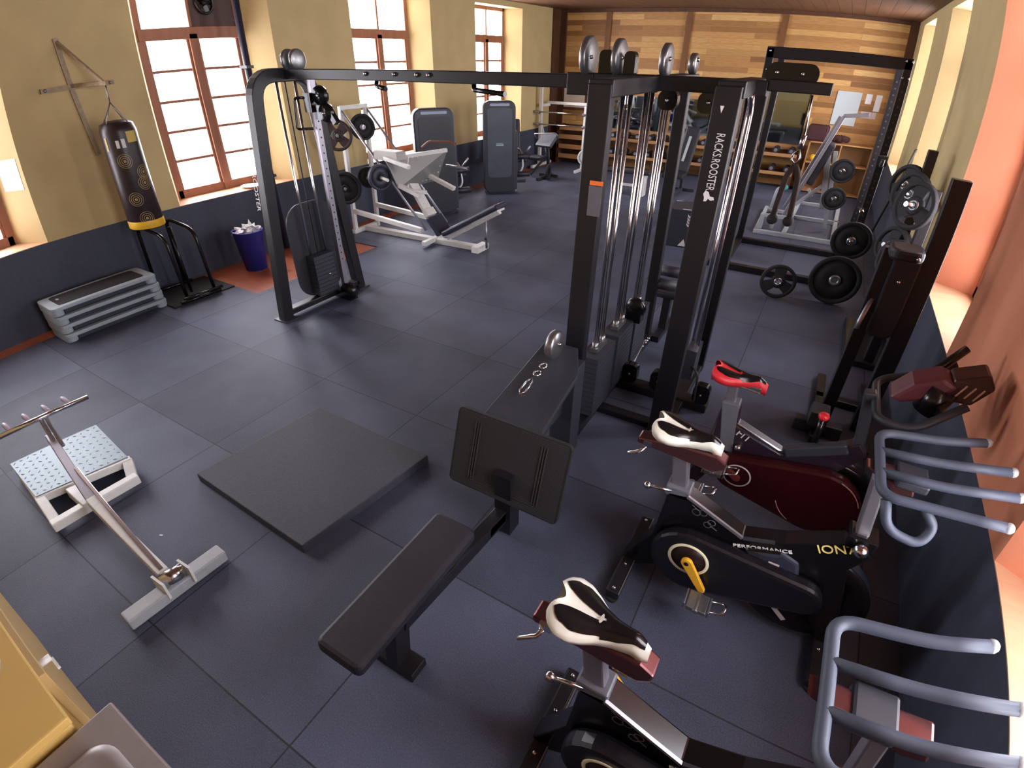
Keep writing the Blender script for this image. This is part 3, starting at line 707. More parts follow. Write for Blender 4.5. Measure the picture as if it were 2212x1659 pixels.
m.tube([(bx, by, 2.18), (bx, by, 2.02)], 0.007, 6); m.build('chain', steel, T)
# blue bin
T = thing('waste_bin', 'round blue plastic bin full of white paper by the left wall', 'bin', (-5.98, 3.72, -0.018))
m = MB(); m.disc((-5.98, 3.72, 0), (0, 0, 1), [(0, -.016), (.13, -.016), (.175, .46), (.185, .47), (.18, .475), (.168, .45), (.13, 0.02), (0, 0.02)], 32); m.build('bin_body', bluebin, T)
random.seed(3)
for k in range(9):
    a = k * 0.9; r = 0.02 + 0.11 * random.random(); m = MB()
    M = Matrix.Rotation(random.random() * 3, 3, 'Z') @ Matrix.Rotation(random.uniform(-.7, .7), 3, 'X') @ Matrix.Rotation(random.uniform(-.6, .6), 3, 'Y')
    n = 5; vs = []
    for i in range(n):
        for j in range(n): vs.append(M @ V(((i / 4 - .5) * 0.15, (j / 4 - .5) * 0.17, random.uniform(-.016, .016))) + V((-5.98 + r * math.cos(a) * .75, 3.72 + r * math.sin(a) * .75, 0.45 + 0.05 * random.random())))
    m.add(vs, [(i * n + j, i * n + j + 1, (i + 1) * n + j + 1, (i + 1) * n + j) for i in range(n - 1) for j in range(n - 1)]); o = m.build('crumpled_paper', paper, T)
    md = o.modifiers.new('s', 'SOLIDIFY'); md.thickness = 0.002
# flue pipe, vent fan, dish, notice
T = thing('flue_pipe', 'dark blue-black pipe rising beside the window behind the arched column', 'pipe', (-6.27, 4.43, 0))
m = MB(); m.cyl((-6.27, 4.43, 0.0), (-6.27, 4.43, 2.95), 0.04, 16); m.build('pipe_run', mat('dark_blue_pipe', (40, 42, 62), 0.5), T)
m = MB(); m.tube([(-6.27, 4.43, 2.90), (-6.27, 4.41, 2.99), (-6.33, 4.30, 3.0), (-6.66, 4.25, 2.98)], 0.022, 12, 0.06); m.build('elbow', satin, T)
for z in (0.95, 2.2): MB().b2((XL + 0.0, 4.38, z), (-6.22, 4.48, z + 0.03)).build('pipe_clip', charcoal, T)
T = thing('vent_fan', 'round black vent fan in the boarded upper light of the window', 'fan', (-6.68, 4.28, 2.93))
m = MB(); m.disc((-6.69, 4.28, 2.92), (1, 0, 0), [(0.12, 0), (0.13, 0.015), (0.12, 0.03), (0.10, 0.03), (0.10, 0)], 26); m.build('fan_ring', blackgloss, T)
m = MB(); m.disc((-6.69, 4.28, 2.92), (1, 0, 0), [(0, 0), (.03, 0), (.03, 0.03), (0, 0.03)], 14)
for k in range(5): m.box(V((-6.68, 4.28, 2.92)) + Matrix.Rotation(k * 1.2566, 3, 'X') @ V((0, 0.06, 0)), (0.006, 0.08, 0.05), M=Matrix.Rotation(k * 1.2566, 3, 'X') @ Matrix.Rotation(0.5, 3, 'Y'))
m.build('fan_blades', blackgloss, T)
m = MB(); m.disc((-6.47, 4.24, 0.832), (0, 0, 1), [(0, 0), (.06, 0), (.115, .02), (.12, .026), (.112, .024), (.055, .008), (0, .008)], 30); o = m.build('dish', mat('white_dish', (245, 245, 250), 0.4)); tag(o, 'round white dish on the window sill beside the dark pipe', 'dish')
xo = XL - 0.16; m = MB(); q = lambda u, z: V((XL - DEP * u, 1.775 - SPL * u, z)); nn = V((SPL * -1, DEP, 0)).normalized() * -1
m.prism([q(.12, 1.36), q(.72, 1.36), q(.72, 1.66), q(.12, 1.66)], nn, 0.003); o = m.build('notice_sheet', mat('pale_blue_paper_and_reflection', (214, 232, 240), 0.7)); tag(o, 'pale blue paper notice stuck on the window reveal at the left edge', 'notice')
# ------------------------------------------------------------------ indoor bikes facing the right-hand wall
def sub(name, mb, m, par, bevel=0.0): return mb.build(name, m, par, bevel)
def saddle(root, x0, zc, c_shell, L=0.30, W=0.105, y0=0.0):
    """x0 = rear end; split-tail saddle: pale shell, dark pads"""
    st = [(0, .55), (.05, .82), (.15, 1.0), (.28, .97), (.40, .78), (.52, .53), (.65, .37), (.80, .30), (.92, .26), (1, .14)]
    def hw(u):
        for (a, ha), (b, hb) in zip(st, st[1:]):
            if a <= u <= b: return W * (ha + (hb - ha) * (u - a) / (b - a))
        return W * .14
    def zz(u, y):
        h = hw(u); t = min(1, abs(y) / h)
        dip = 0.012 * math.exp(-(y / 0.018) ** 2) * (1 if u < .5 else 0.3)
        return zc + 0.02 * (1 - u) ** 2 - 0.012 * math.sin(math.pi * u) - 0.034 * t ** 2.4 - dip - (0.035 * max(0, u - .85) / .15)
    def notch(u, y): return -0.035 * math.exp(-(y / 0.03) ** 2) * max(0, 1 - u / .12)
    NU, NV = 30, 16
    m = MB(); vs = []; fs = []
    for i in range(NU + 1):
        u = i / NU; h = hw(u)
        for j in range(NV + 1):
            y = h * (2 * j / NV - 1); vs.append((x0 + u * L - notch(u, y), y0 + y, zz(u, y)))
    n = NV + 1
    for i in range(NU):
        for j in range(NV): fs.append((i * n + j, (i + 1) * n + j, (i + 1) * n + j + 1, i * n + j + 1))
    b = len(vs)
    for i in range(NU + 1):
        u = i / NU; h = hw(u) * 0.86
        for j in (-1, 1): vs.append((x0 + u * L - notch(u, h), y0 + j * h, zz(u, hw(u)) - 0.032))
    for i in range(NU):
        fs.append((i * n, b + 2 * i, b + 2 * i + 2, (i + 1) * n)); fs.append((i * n + NV, (i + 1) * n + NV, b + 2 * i + 3, b + 2 * i + 1))
        fs.append((b + 2 * i, b + 2 * i + 1, b + 2 * i + 3, b + 2 * i + 2))
    m.add(vs, fs, 0, True)
    sh = m.build('saddle', c_shell, root)
    def patch(name, us, f0, f1):
        m = MB(); vs = []; fs = []; K = 8
        for u in us:
            a, c = f0(u), f1(u)
            for k in range(K + 1):
                y = a + (c - a) * k / K; vs.append((x0 + u * L - notch(u, y), y0 + y, zz(u, y) + 0.0035))
        for i in range(len(us) - 1):
            for k in range(K): fs.append((i * (K + 1) + k, (i + 1) * (K + 1) + k, (i + 1) * (K + 1) + k + 1, i * (K + 1) + k + 1))
        m.add(vs, fs, 0, True); m.build(name, blackgloss, sh)
    us = [0.06 + 0.54 * i / 16 for i in range(17)]
    def rim(u): return 0.024 * max(0.0, 1 - abs(u - .2) / .42) + 0.003
    def chan(u): return 0.022 * max(0.0, 1 - (u / .52)) ** .8
    def ends(u): return 1 - math.sqrt(max(0, 1 - ((u - .33) / .27) ** 2)) if u < .33 else 0
    for s in (-1, 1):
        def f0(u, s=s): return s * (chan(u) + 0.004 + ends(u) * (hw(u) - rim(u) - chan(u)) * .45)
        def f1(u, s=s): return s * max(chan(u) + 0.005, (hw(u) - rim(u)) - ends(u) * (hw(u) - rim(u) - chan(u)) * .45)
        patch('saddle_pad', us, f0, f1)
    us2 = [0.55 + 0.40 * i / 10 for i in range(11)]
    patch('nose_pad', us2, lambda u: -hw(u) * (0.95 - max(0, u - .7) * 1.3), lambda u: hw(u) * (0.95 - max(0, u - .7) * 1.3))
    return sh
def capsule(c0, r0, c1, r1, y, n=14):
    """outline round two circles in the x-z plane"""
    c0, c1 = V((c0[0], c0[1])), V((c1[0], c1[1])); d = (c1 - c0); L = d.length; a = math.atan2(d.y, d.x); b = math.acos(max(-1, min(1, (r0 - r1) / L)))
    out = []
    for k in range(n + 1):
        t = a + b + (2 * math.pi - 2 * b) * k / n; out.append((c0.x + r0 * math.cos(t), y, c0.y + r0 * math.sin(t)))
    for k in range(n + 1):
        t = a - b + 2 * b * k / n; out.append((c1.x + r1 * math.cos(t), y, c1.y + r1 * math.sin(t)))
    return out
def pedal(root, crank, p, s):
    m = MB(); m.b2((p[0] - 0.045, p[1] - 0.05, p[2] - 0.012), (p[0] + 0.045, p[1] + 0.05, p[2] + 0.012)); m.cyl((p[0], p[1] - 0.055, p[2]), (p[0], p[1] + 0.055, p[2]), 0.014, 10)
    for i in (-1, 1): m.b2((p[0] + i * 0.05, p[1] - 0.045, p[2] - 0.018), (p[0] + i * 0.058, p[1] + 0.045, p[2] + 0.02))
    pd = m.build('pedal', steel, root, 0.003)
    m = MB(); m.tube([(p[0] + .05, p[1] - .03, p[2] + .01), (p[0] + .11, p[1] - .03, p[2] + .03), (p[0] + .12, p[1], p[2] + .05), (p[0] + .11, p[1] + .03, p[2] + .03), (p[0] + .05, p[1] + .03, p[2] + .01)], 0.005, 6, 0.02); m.build('toe_cage', chrome, pd)
def spin_bike(label, loc, barx, barz, saddle_dz=0.0):
    """x towards the wall, near side is -y"""
    T = thing('spin_bike', label, 'exercise bike', loc, 0.0, 'indoor cycles along the right wall', local=True)
    for x, hl in ((-0.33, 0.285), (0.60, 0.27)):
        m = MB(); m.b2((x - 0.035, -hl, 0.02), (x + 0.035, hl, 0.075)); s = m.build('stabilizer', black, T, 0.01)
        for y in (-hl + 0.03, -0.09, 0.09, hl - 0.03): MB().ball((x, y, 0.075), 0.010).build('bolt', chrome, s)
        for y in (-hl + 0.02, hl - 0.02): MB().cyl((x, y, 0.0), (x, y, 0.025), 0.028, 12).build('foot', rubber, s)
        m = MB(); m.b2((x + 0.031, -hl, 0.0745), (x + 0.036, hl, 0.078)); m.build('edge_strip', satin, s)
    m = MB(); m.prism([(-0.215, -.045, 0.62), (-0.13, -.045, 0.635), (0.14, -.045, 0.515), (0.30, -.045, 0.575), (0.55, -.045, 0.725), (0.60, -.045, 0.66), (0.55, -.045, 0.56), (0.66, -.045, 0.08), (0.60, -.045, 0.05), (0.38, -.045, 0.40), (0.12, -.045, 0.33), (-0.29, -.045, 0.05), (-0.37, -.045, 0.06), (-0.24, -.045, 0.32)], (0, 1, 0), 0.09); fb = m.build('frame', blackgloss, T, 0.006)
    m = MB(); m.bar((-0.128, -0.046, 0.636), (0.138, -0.046, 0.518), 0.012, 0.014); m.build('frame_highlight_strip', satin, fb)
    m = MB(); m.bar((0.142, -0.046, 0.519), (0.262, -0.046, 0.562), 0.012, 0.012); m.build('frame_highlight_strip', charcoal, fb)
    text('lettering', 'PERFORMANCE', 0.026, frame((0.225, -0.0465, 0.50), V((0.21, 0, 0.085)), V((0, 0, 1))), ink, fb, sx=1.35)
    text('model_mark', 'ION7', 0.062, frame((0.475, -0.0465, 0.645), V((0.1, 0, 0.055)), V((0, 0, 1))), mat('cream_print', (240, 220, 130), 0.5), fb, sx=0.95)
    m = MB()
    for cx, cz, r in ((-0.075, 0.565, 0.020), (-0.045, 0.575, 0.018), (0.0, 0.535, 0.018), (-0.015, 0.515, 0.018)):
        m.disc((cx, -0.0462, cz), (0, -1, 0), [(r - .0035, 0), (r, 0), (r, .001), (r - .0035, .001)], 18)
    m.bar((-0.1, -0.0465, 0.60), (-0.07, -.0465, 0.58), 0.001, 0.004); m.bar((0.0, -0.0465, 0.515), (0.03, -.0465, 0.50), 0.001, 0.004); m.build('loop_emblem', greyink, fb)
    # chain guard, ring, cranks
    m = MB(); m.prism(capsule((-0.05, 0.30), 0.175, (0.43, 0.36), 0.085, -0.125), (0, 1, 0), 0.075); g = m.build('chain_guard', mat('guard_black', (20, 18, 24), 0.33), T, 0.02)
    m = MB(); m.disc((-0.047, -0.1265, 0.34), (0, -1, 0), [(.080, 0), (.094, 0), (.094, .0025), (.080, .0025)], 40); m.build('guard_ring', mat('cream_ring', (226, 218, 186), 0.5), g)
    m = MB(); m.disc((-0.047, -0.126, 0.34), (0, -1, 0), [(0, 0), (.079, 0), (.079, .0012), (0, .0012)], 36); m.build('guard_centre', mat('dark_maroon', (36, 16, 16), 0.4), g)
    m = MB(); m.prism(capsule((-0.047, 0.34), 0.026, (0.047, 0.205), 0.017, -0.158), (0, 1, 0), 0.02); ck = m.build('crank', yellowmet, T, 0.004); MB().disc((-0.047, -0.159, 0.34), (0, -1, 0), [(0, 0), (.011, 0), (.011, .002), (0, .002)], 14).build('crank_bolt', blackgloss, ck)
    pedal(T, ck, (0.05, -0.225, 0.20), 1)
    m = MB(); m.prism(capsule((-0.047, 0.34), 0.026, (-0.145, 0.47), 0.017, 0.115), (0, 1, 0), 0.02); ck = m.build('crank', yellowmet, T, 0.004)
    pedal(T, ck, (-0.148, 0.20, 0.475), 1)
    # flywheel with its marks, brake cover
    m = MB(); m.disc((0.435, 0, 0.325), (0, 1, 0), [(0, -.028), (.20, -.028), (.21, -.040), (.262, -.040), (.27, -.03), (.27, .03), (.262, .040), (.21, .040), (.20, .028), (0, .028)], 48); fw = m.build('flywheel', mat('flywheel_black', (22, 18, 20), 0.25, 0.3), T)
    m = MB(); m.disc((0.435, 0, 0.325), (0, 1, 0), [(.268, -.033), (.2715, -.02), (.2715, .02), (.268, .033)], 48); m.build('flywheel_rim', chrome, fw)
    wm = mat('wheel_print', (205, 196, 190), 0.5)
    for pts in ([(0.50, 0.245), (0.575, 0.315), (0.63, 0.24), (0.605, 0.225), (0.572, 0.275), (0.517, 0.23)], [(0.42, 0.10), (0.35, 0.165), (0.41, 0.225), (0.43, 0.205), (0.385, 0.163), (0.435, 0.118)]):
        m = MB(); m.prism([(x, -0.0405, z) for x, z in pts], (0, -1, 0), 0.001); m.build('flywheel_print', wm, fw)
    m = MB(); m.prism([(0.16, -.06, 0.47), (0.30, -.06, 0.53), (0.38, -.06, 0.50), (0.40, -.06, 0.42), (0.20, -.06, 0.40)], (0, 1, 0), 0.11); bc = m.build('brake_cover', mat('brake_grey', (60, 62, 78), 0.25, 0.2), T, 0.014)
    m = MB(); m.bar((0.18, -0.065, 0.475), (0.30, -0.065, 0.525), 0.02, 0.02); m.build('brake_lever', chrome, bc)
    m = MB(); m.box((0.29, -0.0615, 0.445), (0.045, 0.002, 0.028)); m.build('brake_mark', wm, bc)
    # saddle post, slider, saddle
    m = MB(); m.bar((-0.165, 0, 0.58), (-0.205, 0, 0.84), 0.05, 0.07, up=(1, 0, 0)); sp = m.build('saddle_post', satin, T, 0.008)
    m = MB(); m.b2((-0.23, -0.045, 0.60), (-0.12, 0.045, 0.66)); m.build('post_clamp', silverpaint, T, 0.008)
    m = MB(); m.tube([(-0.2, -0.04, 0.63), (-0.3, -0.06, 0.63)], 0.008, 8); m.ball((-0.31, -0.062, 0.63), 0.018); m.build('post_lever', chrome, T)
    m = MB(); m.prism([(-0.40, -.035, 0.86), (-0.40, -.035, 0.83), (-0.06, -.035, 0.805), (-0.02, -.035, 0.835), (-0.015, -.035, 0.87), (-0.06, -.035, 0.895), (-0.2, -.035, 0.89)], (0, 1, 0), 0.07); sl = m.build('saddle_slider', redreflect, T, 0.008)
    m = MB(); m.tube([(-0.35, -0.03, 0.835), (-0.37, -0.06, 0.81), (-0.42, -0.09, 0.80)], 0.008, 8); m.b2((-0.37, -0.045, 0.83), (-0.33, 0.045, 0.86)); m.build('slider_lever', chrome, sl)
    m = MB(); m.tube([(-0.22, -0.03, 0.89), (-0.2, -0.03, 0.925 + saddle_dz)], 0.01, 8); m.tube([(-0.22, 0.03, 0.89), (-0.2, 0.03, 0.925 + saddle_dz)], 0.01, 8); m.build('saddle_rail', chrome, T)
    saddle(T, -0.345, 0.975 + saddle_dz, cream)
    # head post and bars
    m = MB(); m.bar((0.545, 0, 0.68), (0.50, 0, barz - 0.06), 0.055, 0.05, up=(1, 0, 0)); m.build('head_post', satin, T, 0.008)
    m = MB(); m.b2((0.49, -0.05, 0.68), (0.60, 0.05, 0.75)); m.build('head_clamp', blackgloss, T, 0.01)
    m = MB(); m.ball((0.545, -0.075, 0.71), 0.03); m.cyl((0.545, -0.045, 0.71), (0.545, -0.075, 0.71), 0.012, 10); m.build('height_knob', chrome, T)
    m = MB(); m.prism([(barx - 0.04, -.035, barz - 0.02), (0.56, -.035, barz - 0.10), (0.62, -.035, barz - 0.09), (0.60, -.035, barz - 0.02)], (0, 1, 0), 0.07); m.build('bar_slider', redreflect, T, 0.008)
    gr = mat('bar_grip', (66, 74, 90), 0.55)
    zt = barz + 0.06
    h = MB(); h.tube([(barx + 0.36, 0.24, zt), (barx + 0.22, 0.215, barz + 0.03), (barx + 0.0, 0.20, barz), (barx, -0.20, barz), (barx + 0.22, -0.215, barz + 0.03), (barx + 0.36, -0.24, zt)], 0.0175, 14, 0.06)
    hb = h.build('handlebar', gr, T)
    for y in (0.065, -0.065):
        MB().tube([(barx, y, barz), (barx + 0.2, y * 1.1, barz + 0.02), (barx + 0.42, y * 1.1 + 0.0, zt + 0.01)], 0.0175, 14, 0.06).build('inner_horn', gr, hb)
    MB().tube([(barx + 0.02, -0.2, barz - 0.01), (barx + 0.05, -0.24, barz - 0.10), (barx + 0.16, -0.24, barz - 0.12), (barx + 0.19, -0.2, barz - 0.06), (barx + 0.12, -0.19, barz + 0.01)], 0.017, 12, 0.05).build('elbow_loop', gr, hb)
    for p in ((barx + 0.362, 0.241, zt + 0.001), (barx + 0.362, -0.241, zt + 0.001), (barx + 0.422, 0.0715, zt + 0.011), (barx + 0.422, -0.0715, zt + 0.011)): MB().ball(p, 0.0185, 12).build('end_cap', greypaint, hb)
    m = MB(); m.b2((barx + 0.06, -0.06, barz - 0.05), (barx + 0.17, 0.06, barz - 0.01)); m.build('bar_mount', charcoal, hb, 0.01)
    return T
spin_bike('spin bike nearest the camera, its white-trimmed saddle in front of the black bench', (0, 0.86, 0), 0.345, 1.12)
spin_bike('spin bike with yellow crank in the middle of the row, cream-and-black saddle', (-0.005, 1.87, 0), 0.475, 1.09)
# the third bike: silver frame, red saddle
T = thing('spin_bike', 'spin bike with red saddle and silver frame, furthest of the row', 'exercise bike', (0, 2.53, 0), 0.0, 'indoor cycles along the right wall', local=True)
for x, hl in ((-0.22, 0.25), (0.66, 0.25)):
    m = MB(); m.b2((x - 0.035, -hl, 0.02), (x + 0.035, hl, 0.07)); s = m.build('stabilizer', black, T, 0.01)
    for y in (-hl + 0.03, hl - 0.03): MB().cyl((x, y, 0), (x, y, 0.025), 0.028, 12).build('foot', rubber, s)
m = MB(); m.prism([(-0.14, -.04, 0.74), (-0.05, -.04, 0.745), (-0.035, -.04, 0.64), (0.215, -.04, 0.545), (0.36, -.04, 0.62), (0.52, -.04, 0.74), (0.57, -.04, 0.68), (0.42, -.04, 0.45), (0.2, -.04, 0.40), (-0.06, -.04, 0.40), (-0.2, -.04, 0.05), (-0.27, -.04, 0.06), (-0.14, -.04, 0.45)], (0, 1, 0), 0.08); fb = m.build('frame', mat('dark_plum_frame', (44, 32, 44), 0.35), T, 0.006)
m = MB(); m.prism([(-0.145, -.042, 0.76), (-0.055, -.042, 0.765), (-0.02, -.042, 0.45), (-0.09, -.042, 0.45)], (0, 1, 0), 0.084); m.build('silver_seat_tube', silverpaint, T, 0.006)
for d in (0.0, 0.022): m = MB(); m.bar((-0.04, -0.04, 0.65 - d), (0.21, -0.04, 0.557 - d), 0.012, 0.009); m.build('frame_highlight_strip', chrome, fb)
text('lettering', 'FIT', 0.062, frame((0.01, -0.0415, 0.585), V((0.25, 0, -0.10)), V((0.1, 0, 1))), ink, fb)
m = MB(); m.ball((0.0, -0.055, 0.51), 0.02); m.build('crank_cover_bolt', chrome, fb)
m = MB(); m.prism(capsule((0.03, 0.37), 0.115, (0.44, 0.36), 0.205, -0.115), (0, 1, 0), 0.07); g = m.build('chain_guard', maroon, T, 0.02)
m = MB(); m.disc((0.038, -0.1165, 0.37), (0, -1, 0), [(.066, 0), (.074, 0), (.074, .002), (.066, .002)], 40); m.build('guard_ring', mat('pale_ring', (200, 190, 186), 0.5), g)
m = MB()
for a0, a1 in ((20, 70), (200, 240)):
    m.tube([(0.44 + 0.192 * math.cos(R(a0 + (a1 - a0) * k / 10)), -0.117, 0.36 + 0.192 * math.sin(R(a0 + (a1 - a0) * k / 10))) for k in range(11)], 0.003, 6)
m.build('guard_trim', mat('rose_trim', (190, 130, 130), 0.4), g)
m = MB(); m.prism(capsule((0.038, 0.37), 0.02, (-0.07, 0.435), 0.014, -0.145), (0, 1, 0), 0.018); ck = m.build('crank', mat('red_crank', (130, 60, 60), 0.35, 0.4), T, 0.003); pedal(T, ck, (-0.08, -0.21, 0.44), 1)
m = MB(); m.prism(capsule((0.038, 0.37), 0.02, (0.15, 0.29), 0.014, 0.11), (0, 1, 0), 0.018); ck = m.build('crank', mat('red_crank', (130, 60, 60)), T, 0.003); pedal(T, ck, (0.155, 0.19, 0.285), 1)
m = MB(); m.disc((0.47, 0, 0.34), (0, 1, 0), [(0, -.025), (.2, -.025), (.24, -.035), (.25, -.025), (.25, .025), (.24, .035), (.2, .025), (0, .025)], 44); m.build('flywheel', mat('flywheel_black', (22, 18, 20)), T)
m = MB(); m.bar((0.22, -0.03, 0.565), (0.48, -0.03, 0.70), 0.05, 0.06); m.build('top_tube', charcoal, T, 0.01)
m = MB(); m.cyl((0.335, 0, 0.66), (0.33, 0, 0.80), 0.016, 10); tk = m.build('tension_stem', blackgloss, T); MB().disc((0.33, 0, 0.80), (0, 0, 1), [(0, 0), (.02, 0), (.026, .012), (.026, .024), (.018, .034), (0, .036)], 18).build('tension_knob', redplast, tk)
m = MB(); m.bar((-0.10, 0, 0.70), (-0.115, 0, 0.87), 0.04, 0.05, up=(1, 0, 0)); m.build('saddle_post', satin, T, 0.006)
m = MB(); m.b2((-0.23, -0.03, 0.865), (0.02, 0.03, 0.89)); m.bar((-0.22, -0.035, 0.885), (0.02, -0.035, 0.865), 0.01, 0.012); m.build('saddle_slider', steel, T, 0.006)
saddle(T, -0.235, 0.945, mat('red_saddle', (214, 44, 54), 0.45), 0.28, 0.095)
m = MB(); m.bar((0.53, 0, 0.66), (0.47, 0, 1.02), 0.055, 0.05, up=(1, 0, 0)); m.build('head_post', charcoal, T, 0.008)
m = MB(); m.tube([(0.80, 0.23, 1.15), (0.66, 0.20, 1.06), (0.50, 0.18, 1.0), (0.50, -0.18, 0.98), (0.64, -0.20, 0.99), (0.80, -0.15, 1.14)], 0.019, 14, 0.08); hb = m.build('handlebar', mat('dark_bar_grip', (40, 44, 52), 0.5), T)
m = MB(); m.tube([(0.60, 0.10, 1.05), (0.70, 0.13, 1.13), (0.80, 0.2, 1.25)], 0.02, 12, 0.05); m.build('upper_horn', blackgloss, hb)
m = MB(); m.prism([(0.53, -.07, 1.04), (0.60, -.07, 1.14), (0.70, -.07, 1.20), (0.77, -.07, 1.17), (0.70, -.07, 1.08), (0.58, -.07, 1.03)], (0, 1, 0), 0.15); m.build('console', mat('maroon_console', (92, 44, 54), 0.35), T, 0.02)
m = MB(); m.cyl((0.69, -0.05, 1.02), (0.72, -0.05, 1.14), 0.06, 20); m.build('bottle_holder', blackgloss, T)
m = MB(); m.prism([(0.72, -.06, 1.09), (0.74, -.06, 1.20), (0.86, -.06, 1.26), (0.90, -.06, 1.20), (0.84, -.06, 1.10)], (0, 1, 0), 0.13); tr = m.build('device_tray', mat('brown_tray', (56, 26, 24), 0.3), T, 0.012)
for k in range(3): m = MB(); m.bar((0.765 + k * 0.035, -0.063, 1.13), (0.79 + k * 0.035, -0.063, 1.19), 0.004, 0.006); m.build('tray_rib', mat('rib_pink', (190, 150, 140), 0.4), tr)
# ------------------------------------------------------------------ right rear: power rack, plates, knee-raise tower, incline machine
def plate(label, c, n, r, t=0.04, grips=3, hub=chrome, body=None, group='plates by the power rack', name='weight_plate'):
    """grip plate: rim, hub, spokes; c centre, n axis"""
    T = thing(name, label, 'weight plate', tuple(c), 0.0, group)
    c = V(c); n = V(n).normalized(); b = body or rubber
    m = MB(); m.disc(c, n, [(r * .80, -t / 2 * .7), (r * .84, -t / 2), (r * .97, -t / 2), (r, -t / 2 * .6), (r, t / 2 * .6), (r * .97, t / 2), (r * .84, t / 2), (r * .80, t / 2 * .7), (r * .80, -t / 2 * .7)], 36)
    m.build('rim', b, T)
    u = n.orthogonal().normalized()
    if abs(n.z) < 0.9: u = (V((0, 0, 1)) - n * n.z).normalized()
    w = n.cross(u)
    if grips:
        gm = MB()
        for k in range(grips):
            a = 2 * math.pi * (k + 0.5 + (0.5 if grips == 3 else 0)) / grips; e = u * math.cos(a) + w * math.sin(a); s = -u * math.sin(a) + w * math.cos(a)
            h0, h1 = r * 0.26, r * 0.36
            gm.prism([c - n * t * .3 + e * r * .3 - s * h0, c - n * t * .3 + e * r * .3 + s * h0, c - n * t * .3 + e * r * .83 + s * h1, c - n * t * .3 + e * r * .83 - s * h1], n, t * .6)
        gm.disc(c, n, [(.027, -t * .34), (r * .40, -t * .34), (r * .40, t * .34), (.027, t * .34), (.027, -t * .34)], 24)
        gm.build('web', b, T)
    else:
        MB().disc(c, n, [(.027, -t * .3), (r * .81, -t * .3), (r * .81, t * .3), (.027, t * .3), (.027, -t * .3)], 36).build('web', b, T)
    MB().disc(c, n, [(.026, -t * .56), (r * .23, -t * .56), (r * .23, t * .56), (.026, t * .56), (.026, -t * .56)], 20).build('hub', hub, T)
    return T
T = thing('power_rack', 'tall black power rack with drilled uprights', 'power rack', (-0.17, 7.5, 0))
for x in (-0.86, 0.50):
    for y, h in ((6.95, 2.46), (8.12, 2.46)):
        m = MB(); m.b2((x - 0.04, y - 0.04, 0.05), (x + 0.04, y + 0.04, h)); up_ = m.build('upright', black, T, 0.006)
        m = MB()
        for k in range(26): m.cyl((x, y - 0.0405, 0.35 + k * 0.075), (x, y - 0.042, 0.35 + k * 0.075), 0.011, 8)
        if y < 7 or x > 0: m.build('upright_holes', mat('hole_grey', (70, 66, 70), 0.6), up_)['kind'] = 'stuff'
for y in (6.9, 8.17):
    m = MB(); m.b2((-1.05, y - 0.045, 0.0), (0.62, y + 0.045, 0.075)); m.build('base_beam', black, T, 0.006)
for x in (-0.86, 0.50):
    m = MB(); m.b2((x - 0.04, 6.95, 0.0), (x + 0.04, 8.12, 0.07)); m.build('side_beam', black, T, 0.006)
    m = MB(); m.b2((x - 0.035, 6.95, 2.38), (x + 0.035, 8.12, 2.46)); m.build('top_side_beam', black, T, 0.006)
for y in (6.95, 8.12):
    m = MB(); m.b2((-0.9, y - 0.04, 2.36), (0.54, y + 0.04, 2.47)); m.build('top_beam', black, T, 0.006)
for x, y, z in ((0.47, 6.905, 2.44), (0.53, 6.905, 2.44), (0.47, 6.905, 2.28), (0.53, 6.905, 2.28), (-0.86, 6.905, 2.43), (-0.86, 6.905, 2.25)): MB().ball((x, y, z), 0.013).build('bolt', chrome, T)
for x in (-0.86, 0.5):
    m = MB(); m.b2((x - 0.05, 6.82, 1.42), (x + 0.05, 6.91, 1.52)); m.tube([(x, 6.84, 1.44), (x, 6.72, 1.44), (x, 6.72, 1.5)], 0.02, 8, 0.03); m.build('j_hook', charcoal, T)
for z in (0.62, 0.95): MB().cyl((0.46, 6.91, z), (0.46, 6.66, z), 0.0215, 12).build('plate_peg', chrome, T)
plate('black grip plate on the floor left of the largest plate by the rack', (-0.14, 6.20, 0.19), (0.12, -1, 0.12), 0.19, 0.04)
plate('largest black plate standing on the floor at the foot of the rack', (0.41, 6.38, 0.265), (0.02, -1, 0.22), 0.262, 0.08, 0, steel)
plate('black plate hung on the right front upright of the power rack', (0.46, 6.76, 0.618), (0, 1, 0), 0.21, 0.05, 0)


# step block box
T = thing('plyo_box', 'black plyometric box with white chevrons and triangle behind the tower', 'box', (-1.63, 7.68, 0), 0.06)
c = V((-1.635, 7.68, 0))
m = MB(); m.rbox((-1.82, 7.41, 0), (-1.45, 7.95, 0.52), 0.02, 'z', 3); bx_ = m.build('box_body', mat('box_slate', (44, 48, 58), 0.6), T, 0.008)
for k in range(4): m = MB(); z = 0.47 - k * 0.04; m.prism([(-1.53, 7.405, z), (-1.505, 7.405, z - 0.03), (-1.48, 7.405, z), (-1.48, 7.405, z - 0.025), (-1.505, 7.405, z - 0.055), (-1.53, 7.405, z - 0.025)], (0, 1, 0), 0.004); m.build('chevron', ink, bx_)
m = MB(); m.prism([(-1.6, 7.405, 0.02), (-1.49, 7.405, 0.02), (-1.53, 7.405, 0.12)], (0, 1, 0), 0.004); m.build('corner_triangle', ink, bx_)
m = MB(); m.b2((-1.62, 7.44, 0.519), (-1.47, 7.46, 0.523)); m.build('edge_stripe', ink, bx_); m = MB(); m.prism([(-1.80, 7.9, 0.519), (-1.70, 7.92, 0.519), (-1.80, 7.93, 0.519)], (0, 0, 1), 0.004); m.build('corner_triangle', ink, bx_)
m = MB(); m.prism([(-1.448, 7.43, 0.42), (-1.448, 7.53, 0.52), (-1.448, 7.45, 0.52), (-1.448, 7.43, 0.5)], (1, 0, 0), 0.003); m.build('corner_triangle', ink, bx_)
